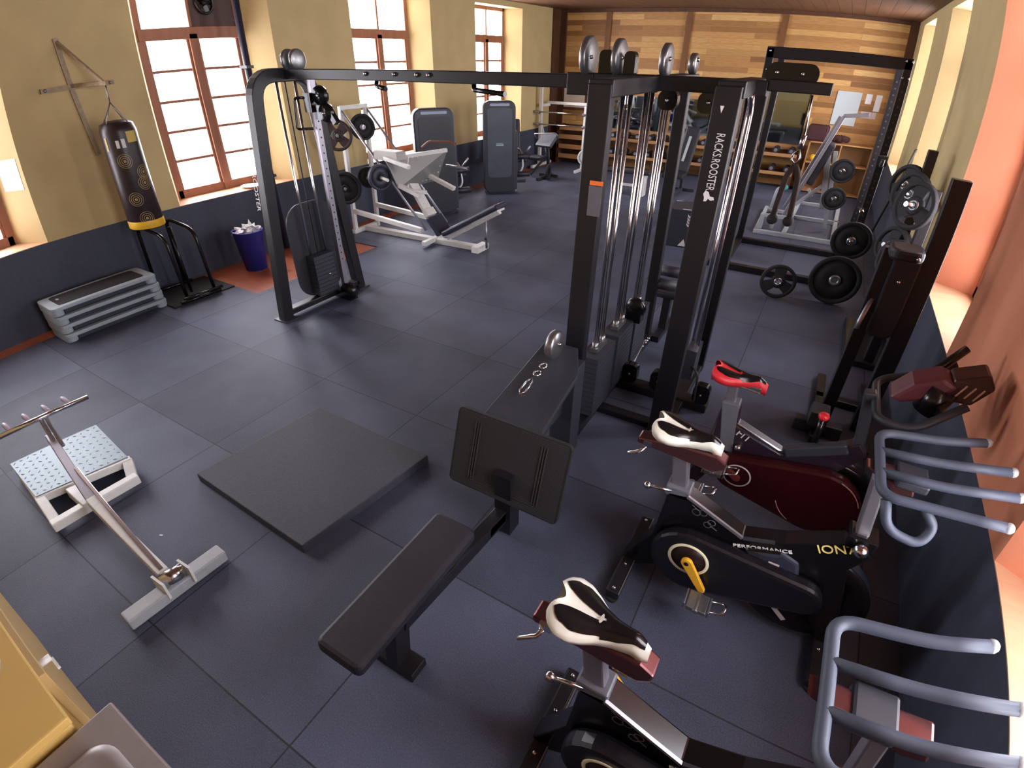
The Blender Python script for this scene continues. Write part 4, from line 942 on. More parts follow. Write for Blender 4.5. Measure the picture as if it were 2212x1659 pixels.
# knee-raise tower by the wall
T = thing('knee_raise_tower', 'black knee-raise tower with padded back, nearest tall machine by the right wall', 'gym machine', (0.62, 3.9, 0))
for x, w in ((0.74, 0.11), (0.50, 0.08)):
    m = MB(); m.bar((x, 3.86, 0), (x, 3.90, 1.80 if x > .6 else 1.34), w, 0.08, up=(0, 1, 0)); m.build('upright', black, T, 0.006)
m = MB(); m.b2((0.42, 3.5, 0), (0.48, 4.5, 0.06)); m.b2((0.74, 3.5, 0), (0.80, 4.5, 0.06)); m.b2((0.42, 4.1, 0), (0.80, 4.18, 0.06)); m.build('base', black, T, 0.006)
m = MB(); m.rbox((0.53, 3.83, 0.75), (0.69, 3.88, 1.33), 0.05, 'y', 5); m.build('back_pad', vinyl, T, 0.012)
m = MB(); m.rbox((0.47, 3.62, 1.33), (0.66, 3.84, 1.40), 0.06, 'z', 5); ap = m.build('arm_pad', vinyl, T, 0.02)
for p in ((0.62, 3.615, 1.365), (0.60, 3.825, 1.15)): MB().ball(p, 0.012).build('bolt', chrome, ap)
m = MB(); m.tube([(0.50, 3.86, 1.0), (0.47, 3.80, 0.85), (0.47, 3.79, 0.8)], 0.016, 10); m.build('side_grip', satin, T)
m = MB(); m.b2((0.30, 3.62, 0.0), (0.62, 3.70, 0.10)); m.b2((0.38, 3.56, 0.10), (0.50, 3.72, 0.22)); m.build('front_step', charcoal, T, 0.01)
# plates on a wall rack behind it
T = thing('plate_rack', 'black A-shaped plate rack standing behind the knee-raise tower', 'plate rack', (0.80, 5.3, 0))
m = MB(); m.b2((0.76, 4.95, 0), (0.84, 5.03, 1.55)); m.b2((0.76, 5.75, 0), (0.84, 5.83, 1.75)); m.b2((0.6, 4.9, 0), (0.9, 5.9, 0.06)); m.b2((0.77, 4.95, 1.3), (0.83, 5.83, 1.36)); m.b2((0.77, 4.95, 0.85), (0.83, 5.83, 0.91)); m.build('rack_frame', black, T, 0.006)
PG = [(4.93, 1.42, 'upper near'), (5.38, 1.42, 'upper middle'), (4.93, 0.98, 'lower near'), (5.38, 0.98, 'lower middle'), (5.82, 1.42, 'upper far')]
for y, z, w in PG:
    nn = V((-1, -0.9, 0.2)).normalized(); pc = V((0.685, y + 0.01, z)); MB().cyl(pc - nn * 0.10, pc + nn * 0.10, 0.020, 12).build('plate_peg', chrome, T)
    plate('tri-grip black plate on the %s peg of the plate rack by the right wall' % w, (0.685, y + 0.01, z), (-1, -0.9, 0.2), 0.185 if 'upper' in w else 0.165, 0.045, 3, steel, None, 'plates on the wall-side plate rack')
# leaning stick
m = MB(); m.cyl((0.84, 9.35, 0.0), (0.955, 8.35, 1.48), 0.016, 10); o = m.build('wooden_stick', mat('dark_stick', (58, 52, 40), 0.6)); tag(o, 'long thin dark stick leaning against the right wall beyond the rack', 'stick')
# bag-lined bin on the far right sill
T = thing('sill_bin', 'small grey-purple bin with crumpled bag on the right window sill', 'bin', (1.12, 8.02, 0.831))
m = MB(); m.disc((1.12, 8.02, 0.831), (0, 0, 1), [(0, 0), (.075, 0), (.095, .21), (.088, .21), (.07, .02), (0, .02)], 26); m.build('bin_body', mat('purple_grey', (120, 108, 128), 0.4), T)
m = MB(); random.seed(5)
pts = [(1.12 + (0.085 + 0.02 * random.random()) * math.cos(a * .35), 8.02 + (0.085 + .02 * random.random()) * math.sin(a * .35), 0.831 + 0.19 + 0.05 * random.random()) for a in range(18)]
m.tube(pts, 0.012, 6, closed=True); m.build('bin_liner', mat('dark_bag', (52, 50, 60), 0.4), T)
# white incline machine
T = thing('hack_squat_machine', 'white-framed incline squat machine with angled rails beyond the rack', 'gym machine', (-0.2, 10, 0))
m = MB(); m.b2((-0.76, 8.78, 0.0), (0.42, 8.84, 0.06)); m.build('base_rail', greypaint, T, 0.005)
m = MB(); m.b2((-0.36, 10.05, 0.0), (0.42, 10.11, 0.06)); m.build('base_rail', greypaint, T, 0.005)
m = MB(); m.b2((-0.30, 11.25, 0.0), (0.40, 11.31, 0.06)); m.build('base_rail', greypaint, T, 0.005)
m = MB(); m.bar((-0.73, 8.8, 0.03), (-0.78, 10.5, 0.03), 0.06, 0.06); m.build('base_rail', greypaint, T, 0.005)
m = MB(); m.bar((-0.33, 8.8, 0.03), (-0.30, 11.3, 0.03), 0.06, 0.06); m.bar((0.36, 8.8, 0.03), (0.38, 11.3, 0.03), 0.06, 0.06); m.bar((-0.76, 10.3, 0.05), (-0.3, 10.2, 0.05), 0.05, 0.05); m.build('base_rail', greypaint, T, 0.005)
m = MB(); m.bar((-0.42, 9.3, 0.20), (0.03, 9.3, 1.70), 0.05, 0.05, up=(0, 1, 0)); m.bar((0.02, 9.3, 1.70), (0.35, 9.3, 1.75), 0.05, 0.05); m.build('incline_rail', satin, T, 0.005)
m = MB(); m.bar((-0.46, 9.75, 0.22), (-0.02, 9.75, 1.66), 0.05, 0.05, up=(0, 1, 0)); m.build('incline_rail', satin, T, 0.005)
m = MB(); m.bar((-0.30, 9.5, 0.35), (0.06, 9.5, 0.75), 0.05, 0.05, up=(0, 1, 0)); m.bar((-0.32, 9.5, 0.30), (-0.30, 9.5, 0.05), 0.05, 0.05); m.bar((-0.18, 9.5, 0.62), (-0.10, 9.5, 0.50), 0.04, 0.04); m.build('incline_brace', greypaint, T, 0.005)
m = MB(); m.bar((-0.06, 9.5, 1.25), (0.10, 9.5, 0.35), 0.07, 0.08); m.bar((0.05, 9.5, 1.2), (0.22, 9.5, 0.05), 0.05, 0.06); m.build('rear_column', greypaint, T, 0.005)
m = MB(); m.b2((-0.56, 8.95, 0.06), (-0.50, 9.05, 0.30)); m.b2((-0.72, 8.86, 0.06), (-0.66, 8.94, 0.28)); m.b2((-0.72, 8.88, 0.24), (-0.3, 8.94, 0.29)); m.build('foot_stop', greypaint, T, 0.005)
m = MB(); m.tube([(-0.62, 9.25, 0.3), (-0.60, 9.3, 0.6), (-0.5, 9.3, 0.63)], 0.03, 8, 0.05); m.build('side_handle', greypaint, T); m = MB(); m.ball((-0.5, 9.28, 0.63), 0.045); m.build('teal_grip', mat('teal', (70, 170, 180), 0.4), T)
m = MB(); m.box((-0.10, 9.52, 1.0), (0.10, 0.42, 0.62), M=Matrix.Rotation(R(16), 3, 'Y')); m.build('back_pad', vinyl, T, 0.02)
for k, (z, r) in enumerate(((0.98, 0.17), (0.58, 0.165))):
    nn = V((0.05, -1, 0)).normalized(); pc = V((0.21, 9.18, z)); MB().cyl(pc - nn * 0.30, pc + nn * 0.10, 0.020, 12).build('plate_peg', chrome, T)
    plate('black plate with silver hub on the %s peg of the white incline machine' % ('upper', 'lower')[k], (0.21, 9.18, z), (0.05, -1, 0), r, 0.05, 0, chrome, None, 'plates on the white incline machine')
# ------------------------------------------------------------------ leg press by the left windows
T = thing('leg_press', 'white leg press with tread-plate sled and dark padded backrest', 'gym machine', (-4.9, 5.68, 0))
def lb(name, segs, w=0.06, h=0.06, mm=None, **k):
    """one tube each"""
    for p, q in segs:
        b = MB(); b.bar(p, q, w, h); b.build(name, mm or whitepaint, T, 0.006)
lb('base_tube', [((-5.95, 5.66, 0.035), (-3.88, 5.76, 0.035))], 0.10, 0.07)
lb('base_tube', [((-5.95, 5.40, 0.03), (-5.97, 5.95, 0.03)), ((-4.62, 5.42, 0.06), (-4.66, 5.95, 0.06))], 0.07, 0.06)
m = MB(); m.b2((-3.95, 5.62, 0.0), (-3.84, 5.90, 0.085)); m.build('front_foot', whitepaint, T, 0.006)
for y in (5.45, 5.92): b = MB(); b.bar((-5.95, y, 0), (-5.90, y, 1.72), 0.055, 0.055, up=(0, 1, 0)); b.build('rear_post', whitepaint, T, 0.006)
lb('cross_tube', [((-5.90, 5.45, 1.70), (-5.90, 5.95, 1.70))], 0.05, 0.05)
lb('side_tube', [((-5.93, 5.45, 0.33), (-4.62, 5.42, 0.25)), ((-5.93, 5.92, 0.33), (-4.66, 5.95, 0.25))], 0.055, 0.065)
for y in (5.45, 5.93): MB().tube([(-5.90, y, 1.68), (-5.42, y + 0.02, 1.14), (-4.60, y + 0.03, 0.24)], 0.018, 10).build('guide_tube', satin, T)
b = MB(); b.bar((-4.50, 5.66, 0.16), (-5.05, 5.68, 0.95), 0.17, 0.05, up=(1, 0, 0.6)); b.build('spine_plate', whitepaint, T, 0.008)
b = MB(); b.bar((-4.63, 5.66, 0.40), (-4.70, 5.66, 0.48), 0.19, 0.07, up=(1, 0, 0.6)); b.build('stop_block', whitepaint, T, 0.008)
S = [V((-5.02, 5.36, 0.74)), V((-4.83, 6.06, 0.74)), V((-4.60, 6.10, 1.16)), V((-5.20, 5.40, 1.16))]
S = [V((-4.98, 5.42, 0.76)), V((-4.86, 6.12, 0.76)), V((-4.68, 6.16, 1.18)), V((-5.15, 5.40, 1.12))]
nS = (S[1] - S[0]).cross(S[3] - S[0]).normalized()
m = MB(); m.prism(S, nS, 0.012); sp = m.build('sled_plate', treadmat('tread_steel', (150, 150, 148), 0.4, 0.5), T)
m = MB()
for i in range(8):
    for j in range(5):
        p = S[0].lerp(S[1], 0.3 + 0.68 * (i + .5) / 8).lerp(S[3].lerp(S[2], 0.3 + 0.68 * (i + .5) / 8), (j + .5) / 5) + nS * 0.014
        m.box(p, (0.022, 0.026, 0.012))
m.build('tread_studs', whitepaint, sp)['kind'] = 'stuff'
lb('sled_edge', [(S[3], S[2]), (S[3] + V((0, 0, 0.02)), S[3] + V((0.42, 0, -0.06))), (S[3].lerp(S[2], .35), S[0].lerp(S[1], .22))], 0.05, 0.05)
m = MB(); m.rbox((-5.36, 5.42, 1.10), (-4.94, 5.60, 1.22), 0.03, 'y'); m.build('sled_pad', mat('pale_grey_pad', (170, 166, 160), 0.6), T, 0.012)
lb('sled_runner', [((-4.98, 5.45, 0.80), (-4.62, 5.45, 0.70)), ((-4.86, 5.95, 0.86), (-4.45, 5.98, 0.72)), ((-4.75, 5.45, 0.74), (-4.66, 5.62, 0.72))], 0.07, 0.05)
MB().tube([(-4.95, 5.95, 1.22), (-4.85, 5.98, 1.30), (-4.55, 6.1, 1.30), (-4.5, 6.12, 1.24)], 0.014, 8, 0.04).build('sled_handle', mat('rusty_handle', (120, 74, 60), 0.5), T)
pc = V((-5.20, 5.33, 0.90)); nn = V((0.95, -0.4, 0)).normalized(); MB().cyl(pc - nn * 0.16, pc + nn * 0.24, 0.021, 12).build('plate_horn', whitepaint, T); MB().cyl((-4.70, 6.15, 0.98), (-4.38, 6.2, 0.96), 0.02, 12).build('plate_horn', satin, T)
for pc, nn in (((-5.91, 5.34, 1.37), (0.75, -0.85, 0.1)), ((-5.90, 5.82, 1.43), (0.85, -0.7, 0.1)), ((-5.91, 5.34, 0.68), (0.75, -0.85, 0.0)), ((-5.90, 5.80, 0.75), (0.6, -0.9, 0.0))): pc = V(pc); nn = V(nn).normalized(); MB().cyl(pc - nn * 0.11, pc + nn * 0.07, 0.02, 12).build('plate_horn', satin, T)
# backrest and seat
b = MB(); b.bar((-4.40, 5.68, 0.19), (-3.55, 5.78, 0.66), 0.30, 0.075, up=(-0.5, 0, 1)); b.build('backrest', mat('navy_vinyl', (44, 48, 66), 0.4), T, 0.025)
b = MB(); b.bar((-4.38, 5.68, 0.12), (-3.58, 5.78, 0.57), 0.07, 0.06, up=(-0.5, 0, 1)); b.bar((-3.95, 5.73, 0.40), (-3.56, 5.78, 0.60), 0.22, 0.03, up=(-0.5, 0, 1)); b.build('backrest_frame', whitepaint, T, 0.006)
b = MB(); b.bar((-4.42, 5.66, 0.18), (-4.60, 5.66, 0.40), 0.30, 0.07, up=(1, 0, 0.6)); b.build('seat_pad', mat('navy_vinyl', (44, 48, 66)), T, 0.02)
m = MB(); m.tube([(-3.78, 5.74, 0.45), (-3.77, 5.74, 0.06)], 0.018, 10); m.build('back_strut', satin, T)
m = MB(); m.ball((-3.76, 5.70, 0.20), 0.02); m.build('strut_knob', black, T)
plate('brown-black oval-grip plate hung on the nearer white post of the leg press', (-5.91, 5.34, 1.37), (0.75, -0.85, 0.1), 0.20, 0.045, 4, black, mat('brown_black', (52, 36, 34), 0.6), 'plates on the leg press')
plate('grey-faced plate with black rim on the further leg press post by the window', (-5.90, 5.82, 1.43), (0.85, -0.7, 0.1), 0.175, 0.05, 0, steel, rubber, 'plates on the leg press')
plate('black plate on the lower peg of the nearer leg press post', (-5.91, 5.34, 0.68), (0.75, -0.85, 0.0), 0.225, 0.06, 0, rubber, None, 'plates on the leg press')
plate('dark plate on the horn of the leg press sled', (-5.20, 5.33, 0.90), (0.95, -0.4, 0.0), 0.17, 0.07, 0, rubber, mat('slate_rubber', (56, 56, 70), 0.5), 'plates on the leg press')
plate('dark plate low on the further leg press post', (-5.90, 5.80, 0.75), (0.6, -0.9, 0.0), 0.15, 0.05, 0, rubber, None, 'plates on the leg press')
# ------------------------------------------------------------------ two selectorised machines with tall shrouds
def shroud_machine(label, foot, ang, w, face, badge):
    T = thing('selectorised_machine', label, 'gym machine', foot, ang, 'shrouded machines along the left wall', local=True)
    m = MB(); m.rbox((-w / 2, -0.05, 0.03), (w / 2, 0.09, 1.62), 0.13, 'y', 8); sh = m.build('shroud', mat('shroud_edge', (46, 48, 56), 0.38), T, 0.02)
    m = MB(); m.rbox((-w / 2 + 0.07, -0.056, 0.32), (w / 2 - 0.07, -0.051, 1.50), 0.06, 'y', 6); m.build('shroud_face', face, sh)
    m = MB(); m.rbox((-w / 2 + 0.12, -0.056, 1.535), (w / 2 - 0.12, -0.053, 1.575), 0.015, 'y', 3); m.build('top_strip', mat('pale_strip', (150, 164, 186), 0.4), sh)
    m = MB(); m.b2((badge - 0.07, -0.0585, 0.875), (badge + 0.07, -0.0565, 0.90)); m.build('badge', mat('pale_badge', (160, 190, 196), 0.5), sh); m = MB(); m.b2((badge - 0.07, -0.0585, 0.915), (badge + 0.06, -0.0565, 0.923)); m.build('badge_line', mat('pale_badge', (160, 190, 196)), sh)
    m = MB(); m.b2((-w / 2 + 0.03, 0.0, 0.0), (w / 2, 0.14, 0.05)); m.b2((w / 2 - 0.05, 0.0, 0.0), (w / 2 + 0.02, 1.15, 0.06)); m.b2((0.0, 1.0, 0.0), (w / 2 + 0.45, 1.08, 0.06)); m.build('base_frame', charcoal, T, 0.01)
    m = MB(); m.b2((w / 2 - 0.02, 0.12, 0.05), (w / 2 + 0.08, 0.22, 1.1)); m.bar((w / 2 + 0.02, 0.2, 0.75), (w / 2 + 0.12, 0.75, 0.50), 0.10, 0.10); m.build('machine_column', charcoal, T, 0.015)
    m = MB(); m.rbox((w / 2 - 0.06, 0.40, 0.50), (w / 2 + 0.36, 0.85, 0.60), 0.06, 'z'); m.build('seat', vinyl, T, 0.025)
    m = MB(); m.bar((w / 2 + 0.12, 0.86, 0.55), (w / 2 + 0.12, 1.02, 1.22), 0.36, 0.08, up=(0, 1, 0)); m.build('backrest', vinyl, T, 0.03)
    for z, y in ((0.30, 0.30), (0.62, 0.34)): MB().cyl((w / 2 - 0.02, y, z), (w / 2 + 0.36, y, z), 0.05, 16).build('roller_pad', vinyl, T)
    MB().tube([(w / 2 + 0.1, 0.62, 0.78), (w / 2 + 0.22, 0.42, 0.70), (w / 2 + 0.24, 0.34, 0.40), (w / 2 + 0.1, 0.30, 0.28)], 0.022, 10, 0.08).build('lever_arm', satin, T)
    m = MB(); m.disc((w / 2 + 0.10, 0.45, 0.80), (1, 0, 0), [(0, -.02), (.14, -.02), (.15, 0), (.14, .02), (0, .02)], 28); m.build('cam', charcoal, T)
    for x, y, z in ((w / 2 + .125, .40, .86), (w / 2 + .125, .52, .74)): MB().ball((x, y, z), 0.016).build('bolt', chrome, T)
    MB().tube([(w / 2 + 0.3, 0.55, 0.62), (w / 2 + 0.42, 0.50, 0.78)], 0.016, 8).build('side_handle', satin, T)
    return T
shroud_machine('nearer tall-shrouded leg machine, dark panel, beside the leg press', (-5.50, 6.93, 0), R(56), 0.66, mat('shroud_dark', (40, 41, 46), 0.45), -0.05)
shroud_machine('further tall-shrouded leg machine, greyer panel with pale badge', (-5.46, 8.81, 0), R(42), 0.60, greyshroud, 0.0)
# preacher bench
T = thing('preacher_curl_bench', 'dark preacher curl bench with sloped arm pad near the white rack', 'bench', (-5.5, 10.75, 0))
m = MB(); m.box((-5.42, 10.7, 0.76), (0.42, 0.36, 0.07), M=Matrix.Rotation(R(-12), 3, 'Z') @ Matrix.Rotation(R(38), 3, 'X')); m.build('arm_pad', mat('slate_vinyl', (60, 62, 72), 0.5), T, 0.02)
m = MB(); m.bar((-5.42, 10.72, 0.70), (-5.42, 10.85, 0.05), 0.06, 0.06, up=(0, 1, 0)); m.bar((-5.42, 10.3, 0.03), (-5.42, 11.0, 0.03), 0.06, 0.06); m.bar((-5.65, 10.85, 0.03), (-5.2, 10.85, 0.03), 0.06, 0.06); m.bar((-5.45, 10.75, 0.45), (-5.75, 10.6, 0.05), 0.05, 0.05); m.build('frame', charcoal, T, 0.006)
m = MB(); m.b2((-5.75, 10.45, 0.38), (-5.45, 10.75, 0.45)); m.build('seat', vinyl, T, 0.02)
m = MB(); m.tube([(-5.68, 10.7, 0.78), (-5.7, 10.62, 0.88), (-5.2, 10.66, 0.92), (-5.18, 10.74, 0.82)], 0.012, 8, 0.03); m.build('bar_cradle', satin, T)
m = MB(); m.disc((-5.28, 10.55, 0.16), (1, 0.2, 0), [(0.10, -.02), (.155, -.02), (.16, 0), (.155, .02), (.10, .02), (.10, -.02)], 26); m.build('wheel', rubber, T)
# white squat rack with two bars
T = thing('squat_rack', 'white squat rack holding two bars at the far left corner', 'rack', (-5.7, 11.95, 0))
for x in (-6.22, -5.08): m = MB(); m.b2((x - 0.035, 11.86, 0.02), (x + 0.035, 11.93, 1.76 if x < -6 else 1.36)); m.build('upright', whitepaint, T, 0.005)
for x in (-6.22, -5.08):
    m = MB(); m.bar((x, 11.5, 0.03), (x, 12.5, 0.03), 0.06, 0.06); m.build('foot', whitepaint, T, 0.005)
    m = MB(); m.bar((x, 12.4, 0.05), (x, 11.95, 0.9), 0.05, 0.05, up=(1, 0, 0)); m.build('brace', whitepaint, T, 0.005)
    for z in (1.20, 0.945): m = MB(); m.tube([(x, 11.86, z - 0.03), (x, 11.76, z - 0.035), (x, 11.75, z + 0.03)], 0.014, 8, 0.02); m.build('bar_hook', steel, T)
m = MB(); m.b2((-6.22, 12.2, 1.34), (-5.0, 12.26, 1.40)); m.b2((-6.22, 11.93, 1.30), (-6.16, 12.26, 1.36)); m.build('cross_member', whitepaint, T, 0.005)
for z, w in ((1.20, 'upper'), (0.945, 'lower')):
    B = thing('barbell', 'bare silver barbell on the %s hooks of the white squat rack' % w, 'barbell', (-5.5, 11.79, z), 0, 'bars on the squat rack')
    MB().cyl((-6.32 + 0.0, 11.79, z), (-4.75, 11.79, z), 0.0145, 12).build('shaft', chrome, B)
    for a, b in ((-6.32, -6.34), (-4.75, -4.48)): MB().cyl((a, 11.79, z), (b, 11.79, z), 0.024, 12).build('sleeve', satin, B)
plate('white plate with a red centre leaning on the white squat rack', (-4.94, 11.70, 0.33), (0.45, -0.9, 0.0), 0.17, 0.05, 0, redplast, whitepaint, 'plates by the squat rack')
T = bpy.data.objects['weight_plate'] if False else None
# ------------------------------------------------------------------ end wall
def flat(name, x0, x1, z0, z1, m_, label, cat, t=0.012, y=None, group=None):
    m = MB(); yy = YE if y is None else y; m.b2((x0, yy - t, z0), (x1, yy - 0.001, z1)); o = m.build(name, m_, None, 0.002); tag(o, label, cat, group); return o
T = thing('framed_panel', 'pale frosted panel in a dark wood frame at the left of the end wall', 'panel', (-6.05, YE, 1.2))
m = MB(); m.b2((-6.54, YE - 0.02, 1.24), (-5.58, YE - 0.001, 1.66)) if False else m.b2((-6.15, YE - 0.06, 1.24), (-5.58, YE - 0.05, 1.70)); m.build('panel', mat('frosted', (212, 200, 184), 0.6), T)
m = MB(); m.sweep([(-6.17, YE - 0.055, 1.21), (-5.55, YE - 0.055, 1.21), (-5.55, YE - 0.055, 1.73), (-6.17, YE - 0.055, 1.73)], 0.03, 0.06, (0, 1, 0), closed=True); m.build('panel_frame', darkwood, T)
for x0, x1, z0, z1, w in ((-5.18, -3.56, 0.84, 1.55, 'left'), (-3.46, -2.06, 0.84, 1.55, 'middle'), (-1.94, -0.66, 0.84, 1.80, 'tallest, right')):
    T = thing('wall_mirror', '%s mirror of three on the wooden end wall above the dumbbells' % w, 'mirror', ((x0 + x1) / 2, YE, z0), 0, 'end wall mirrors')
    m = MB(); m.b2((x0, YE - 0.016, z0), (x1, YE - 0.006, z1)); m.build('mirror_sheet', mirror, T)
    m = MB(); m.b2((x0 - 0.03, YE - 0.03, z1), (x1 + 0.03, YE - 0.001, z1 + 0.06)); m.build('mirror_trim', shelfwood, T)
flat('whiteboard', -0.19, 0.26, 1.29, 1.91, mat('whiteboard_face', (190, 200, 202), 0.5), 'pale grey whiteboard on the wooden end wall near the right corner', 'board', 0.02)
flat('paper_or_reflection', 0.34, 0.45, 1.72, 1.90, paper, 'small paper sheet pinned right of the whiteboard, nearer it', 'paper', 0.005, None, 'papers beside the whiteboard')
flat('paper_or_reflection', 0.52, 0.63, 1.60, 1.90, paper, 'tall paper sheet pinned furthest right on the end wall', 'paper', 0.005, None, 'papers beside the whiteboard')
flat('paper_or_reflection', 0.32, 0.60, 1.46, 1.58, mat('lilac_paper', (200, 190, 194), 0.8), 'wide paper sheet pinned low beside the whiteboard', 'paper', 0.005, None, 'papers beside the whiteboard')
# dumbbell shelf and its dumbbells
T = thing('dumbbell_shelf', 'two-tier wooden dumbbell shelf along the end wall under the mirrors', 'shelf', (-2.9, 12.75, 0))
for z in (0.30, 0.66):
    m = MB(); m.b2((-5.1, 12.55, z - 0.02), (-0.62, 12.95, z + 0.015)); m.build('shelf_board', darkwood, T, 0.004)
    m = MB(); m.b2((-5.1, 12.53, z - 0.035), (-0.62, 12.555, z + 0.03)); m.build('shelf_edge', shelfwood, T, 0.004)
for x in (-5.08, -3.6, -2.1, -0.64): m = MB(); m.b2((x - 0.03, 12.56, 0), (x + 0.03, 12.94, 0.66)); m.build('shelf_leg', darkwood, T)
m = MB(); m.b2((-5.12, 12.93, 0.72), (-0.6, 12.985, 0.83)); m.build('shelf_back_rail', shelfwood, T, 0.004)
D0 = None
for tier, z in ((0, 0.315), (1, 0.675)):
    for k in range(15):
        x = -4.95 + k * 0.30; r = 0.055 + 0.0012 * k + (0.012 if tier == 0 else 0)
        lab = 'black dumbbell on the %s tier of the end-wall shelf, number %d' % (('lower', 'upper')[tier], k + 1)
        lab = 'black dumbbell with silver caps lined up on the %s tier of the end-wall shelf' % (('lower', 'upper')[tier])
        grp = 'dumbbells on the %s tier' % ('lower', 'upper')[tier]
        if D0 is None:
            D0 = thing('dumbbell', lab, 'dumbbell', (x, 12.73, z + 0.065), 0, grp, local=True)
            MB().cyl((0, -0.08, 0), (0, 0.08, 0), 0.015, 10).build('handle', chrome, D0)
            for s in (-1, 1):
                MB().cyl((0, s * 0.055, 0), (0, s * 0.15, 0), 0.062, 14).build('head', rubber, D0)
                MB().cyl((0, s * 0.15, 0), (0, s * 0.153, 0), 0.035, 12).build('cap', satin, D0)
        else:
            dup(D0, (x, 12.73, z + 0.065), 0.0, lab, grp)
# slatted timber shelf on the left, cube shelf on the right
T = thing('slatted_shelf', 'brown slatted timber shelf at the left of the end wall behind the squat rack', 'shelf', (-5.7, 12.8, 0))
for z in (0.12, 0.34, 0.56, 0.76): m = MB(); m.b2((-6.1, 12.6, z), (-5.3, 12.64, z + 0.10)); m.build('slat', shelfwood, T, 0.004)
m = MB(); m.b2((-6.12, 12.6, 0), (-6.06, 12.95, 0.88)); m.b2((-5.34, 12.6, 0), (-5.28, 12.95, 0.88)); m.b2((-6.1, 12.9, 0), (-5.3, 12.95, 0.86)); m.build('shelf_frame', darkwood, T)
T = thing('shelf_unit', 'open wooden shelf unit in the right corner of the end wall', 'shelf', (0.1, 12.75, 0))
for z in (0.02, 0.57, 0.955): m = MB(); m.b2((-0.46, 12.55, z), (0.72, 12.95, z + 0.025)); m.build('shelf_board', shelfwood, T, 0.003)
for x in (-0.46, 0.13, 0.70): m = MB(); m.b2((x, 12.55, 0), (x + 0.025, 12.95, 0.98)); m.build('shelf_side', shelfwood, T, 0.003)
m = MB(); m.b2((-0.45, 12.94, 0), (0.72, 12.95, 0.97)); m.build('shelf_back', mat('ply_back', (150, 116, 74), 0.6), T)
m = MB(); m.ball((-0.33, 12.7, 0.66), 0.065, 16); o = m.build('yellow_ball', yellowplast); tag(o, 'small yellow ball on the middle board of the corner shelf unit', 'ball')
m = MB(); m.rbox((-0.55, 12.6, 0.98), (-0.15, 12.85, 1.28), 0.06, 'y', 5); o = m.build('gym_bag', mat('dark_red_bag', (60, 24, 28), 0.7), None, 0.04); tag(o, 'dark red gym bag on top of the corner shelf unit', 'bag')
m = MB()
for k in range(12): m.ball((0.0 + 0.1 * math.cos(k * 2.1) + 0.012 * k, 12.7 + 0.05 * math.sin(k * 1.7), 1.04 + 0.012 * (k % 4)), 0.06, 10)
o = m.build('clothes_heap', mat('brown_cloth', (64, 34, 30), 0.9)); tag(o, 'heap of dark brown clothes on top of the corner shelf unit', 'clothes'); o['kind'] = 'stuff'
# stack of bags, benches in front of the mirrors: incline bench and a barbell bench
T = thing('incline_bench', 'dark upright-backed bench with a pale stripe in front of the mirrors', 'bench', (-2.55, 10.6, 0))
m = MB(); m.bar((-2.5, 10.75, 0.42), (-2.42, 10.95, 1.20), 0.28, 0.08, up=(0, 1, 0)); bk = m.build('backrest', charcoal, T, 0.03)
m = MB(); m.bar((-2.49, 10.72, 0.62), (-2.445, 10.86, 1.05), 0.05, 0.012, up=(0, 1, 0)); m.build('backrest_stripe', mat('pale_stripe', (190, 200, 202), 0.5), bk)
m = MB(); m.b2((-2.75, 10.3, 0.36), (-2.35, 10.7, 0.44)); m.build('seat', vinyl, T, 0.02)
m = MB(); m.bar((-2.55, 10.2, 0.04), (-2.5, 11.1, 0.04), 0.06, 0.06); m.bar((-2.55, 10.5, 0.05), (-2.55, 10.5, 0.38), 0.07, 0.07); m.bar((-2.5, 11.0, 0.05), (-2.48, 10.85, 0.6), 0.05, 0.05); m.bar((-2.8, 11.1, 0.03), (-2.25, 11.1, 0.03), 0.06, 0.06); m.build('bench_frame', charcoal, T, 0.005)
T = thing('flat_bench', 'flat black exercise bench on the floor seen between the tower posts', 'bench', (-3.4, 10.2, 0))
m = MB(); m.rbox((-3.8, 10.05, 0.40), (-2.9, 10.35, 0.46), 0.05, 'z'); m.build('bench_pad', vinyl, T, 0.02)
m = MB(); m.b2((-3.65, 10.1, 0.0), (-3.58, 10.3, 0.40)); m.b2((-3.08, 10.1, 0.0), (-3.0, 10.3, 0.40)); m.b2((-3.65, 10.18, 0.15), (-3.0, 10.22, 0.2)); m.build('bench_frame', whitepaint, T, 0.005)
# ------------------------------------------------------------------ near left corner: cabinet and steel sink
T = thing('yellow_cabinet', 'yellow painted cabinet with white knob in the bottom-left corner beside the sink', 'cabinet', (-1.7, -0.6, 0))
yc = mat('cabinet_yellow', (214, 178, 100), 0.7)
m = MB(); m.b2((-2.6, -1.55, 0), (-1.285, -0.135, 0.86)); m.build('cabinet_body', yc, T, 0.01)
m = MB(); m.b2((-2.62, -1.56, 0.86), (-1.275, -0.128, 0.895)); m.build('cabinet_top', yc, T, 0.006)
m = MB(); m.b2((-2.55, -0.135, 0.06), (-1.47, -0.105, 0.885)); dr = m.build('cabinet_door', mat('cabinet_tan', (188, 158, 104), 0.6), T, 0.004)
m = MB(); m.cyl((-1.535, -0.105, 0.86), (-1.535, -0.07, 0.86), 0.012, 10); m.b2((-1.55, -0.075, 0.83), (-1.50, -0.066, 0.84)); m.build('door_knob', whitepaint, dr)
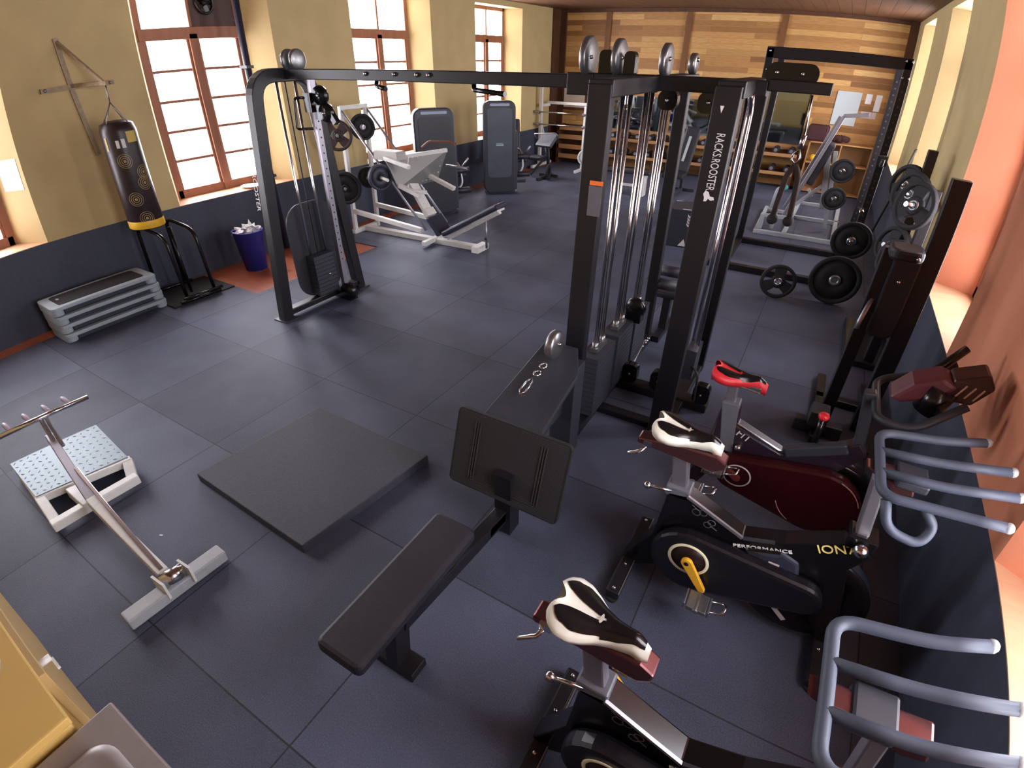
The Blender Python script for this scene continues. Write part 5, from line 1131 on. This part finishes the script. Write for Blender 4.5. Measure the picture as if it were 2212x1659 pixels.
m = MB(); m.prism([(-1.99, -0.32, 0.896), (-1.62, -0.19, 0.896), (-1.55, -0.225, 0.896), (-1.7, -0.32, 0.896)], (0, 0, 1), 0.002); o = m.build('paper_or_reflection', mat('pale_blue_paper_and_reflection', (214, 232, 240))); tag(o, 'pale blue reflection painted as a flat shape on the yellow cabinet top at the bottom left', 'paper')  # thin pale shape standing in for a reflection on the cabinet top
T = thing('sink_unit', 'grey steel sink drainer with ribs at the bottom left corner of the picture', 'sink', (-0.7, -0.5, 0))
sk = mat('drainer_steel', (150, 142, 140), 0.42, 0.25, 0.05, 20)
z = 0.86
m = MB(); m.b2((-1.255, -1.0, 0.0), (-0.1, -0.06, 0.80)); m.build('sink_cupboard', mat('sink_brown', (88, 52, 30), 0.6), T, 0.01)
m = MB(); m.b2((-1.262, -1.05, 0.80), (-0.05, -0.022, 0.845)); m.build('worktop', sk, T, 0.006)
def rim(ax, ay, bx_, by_, r, zz_):
    out = []
    for sx, sy, a0 in ((1, 1, 0), (-1, 1, 90), (-1, -1, 180), (1, -1, 270)):
        cx = bx_ - r if sx > 0 else ax + r; cy = by_ - r if sy > 0 else ay + r
        for k in range(7): t = R(a0 + 15 * k); out.append(V((cx + r * math.cos(t), cy + r * math.sin(t), zz_)))
    return out
m = MB(); o0 = rim(-1.185, -0.95, -0.25, -0.085, 0.07, 0.846); o1 = rim(-1.17, -0.935, -0.265, -0.10, 0.06, 0.858); o2 = rim(-1.15, -0.915, -0.285, -0.12, 0.05, 0.858); o3 = rim(-1.13, -0.895, -0.305, -0.14, 0.045, 0.848)
n = len(o0); vs = o0 + o1 + o2 + o3; fs = []
for j in range(3):
    for i in range(n): fs.append((j * n + i, j * n + (i + 1) % n, (j + 1) * n + (i + 1) % n, (j + 1) * n + i))
m.add(vs, fs, 0, True); m.add(o3, [tuple(range(n))]); m.build('drainer_rim', sk, T)
for k in range(7):
    x = -1.075 + k * 0.035; MB().rbox((x - 0.009, -0.80, 0.846), (x + 0.009, -0.19, 0.860), 0.008, 'z', 3).build('drainer_rib', sk, T, 0.004)
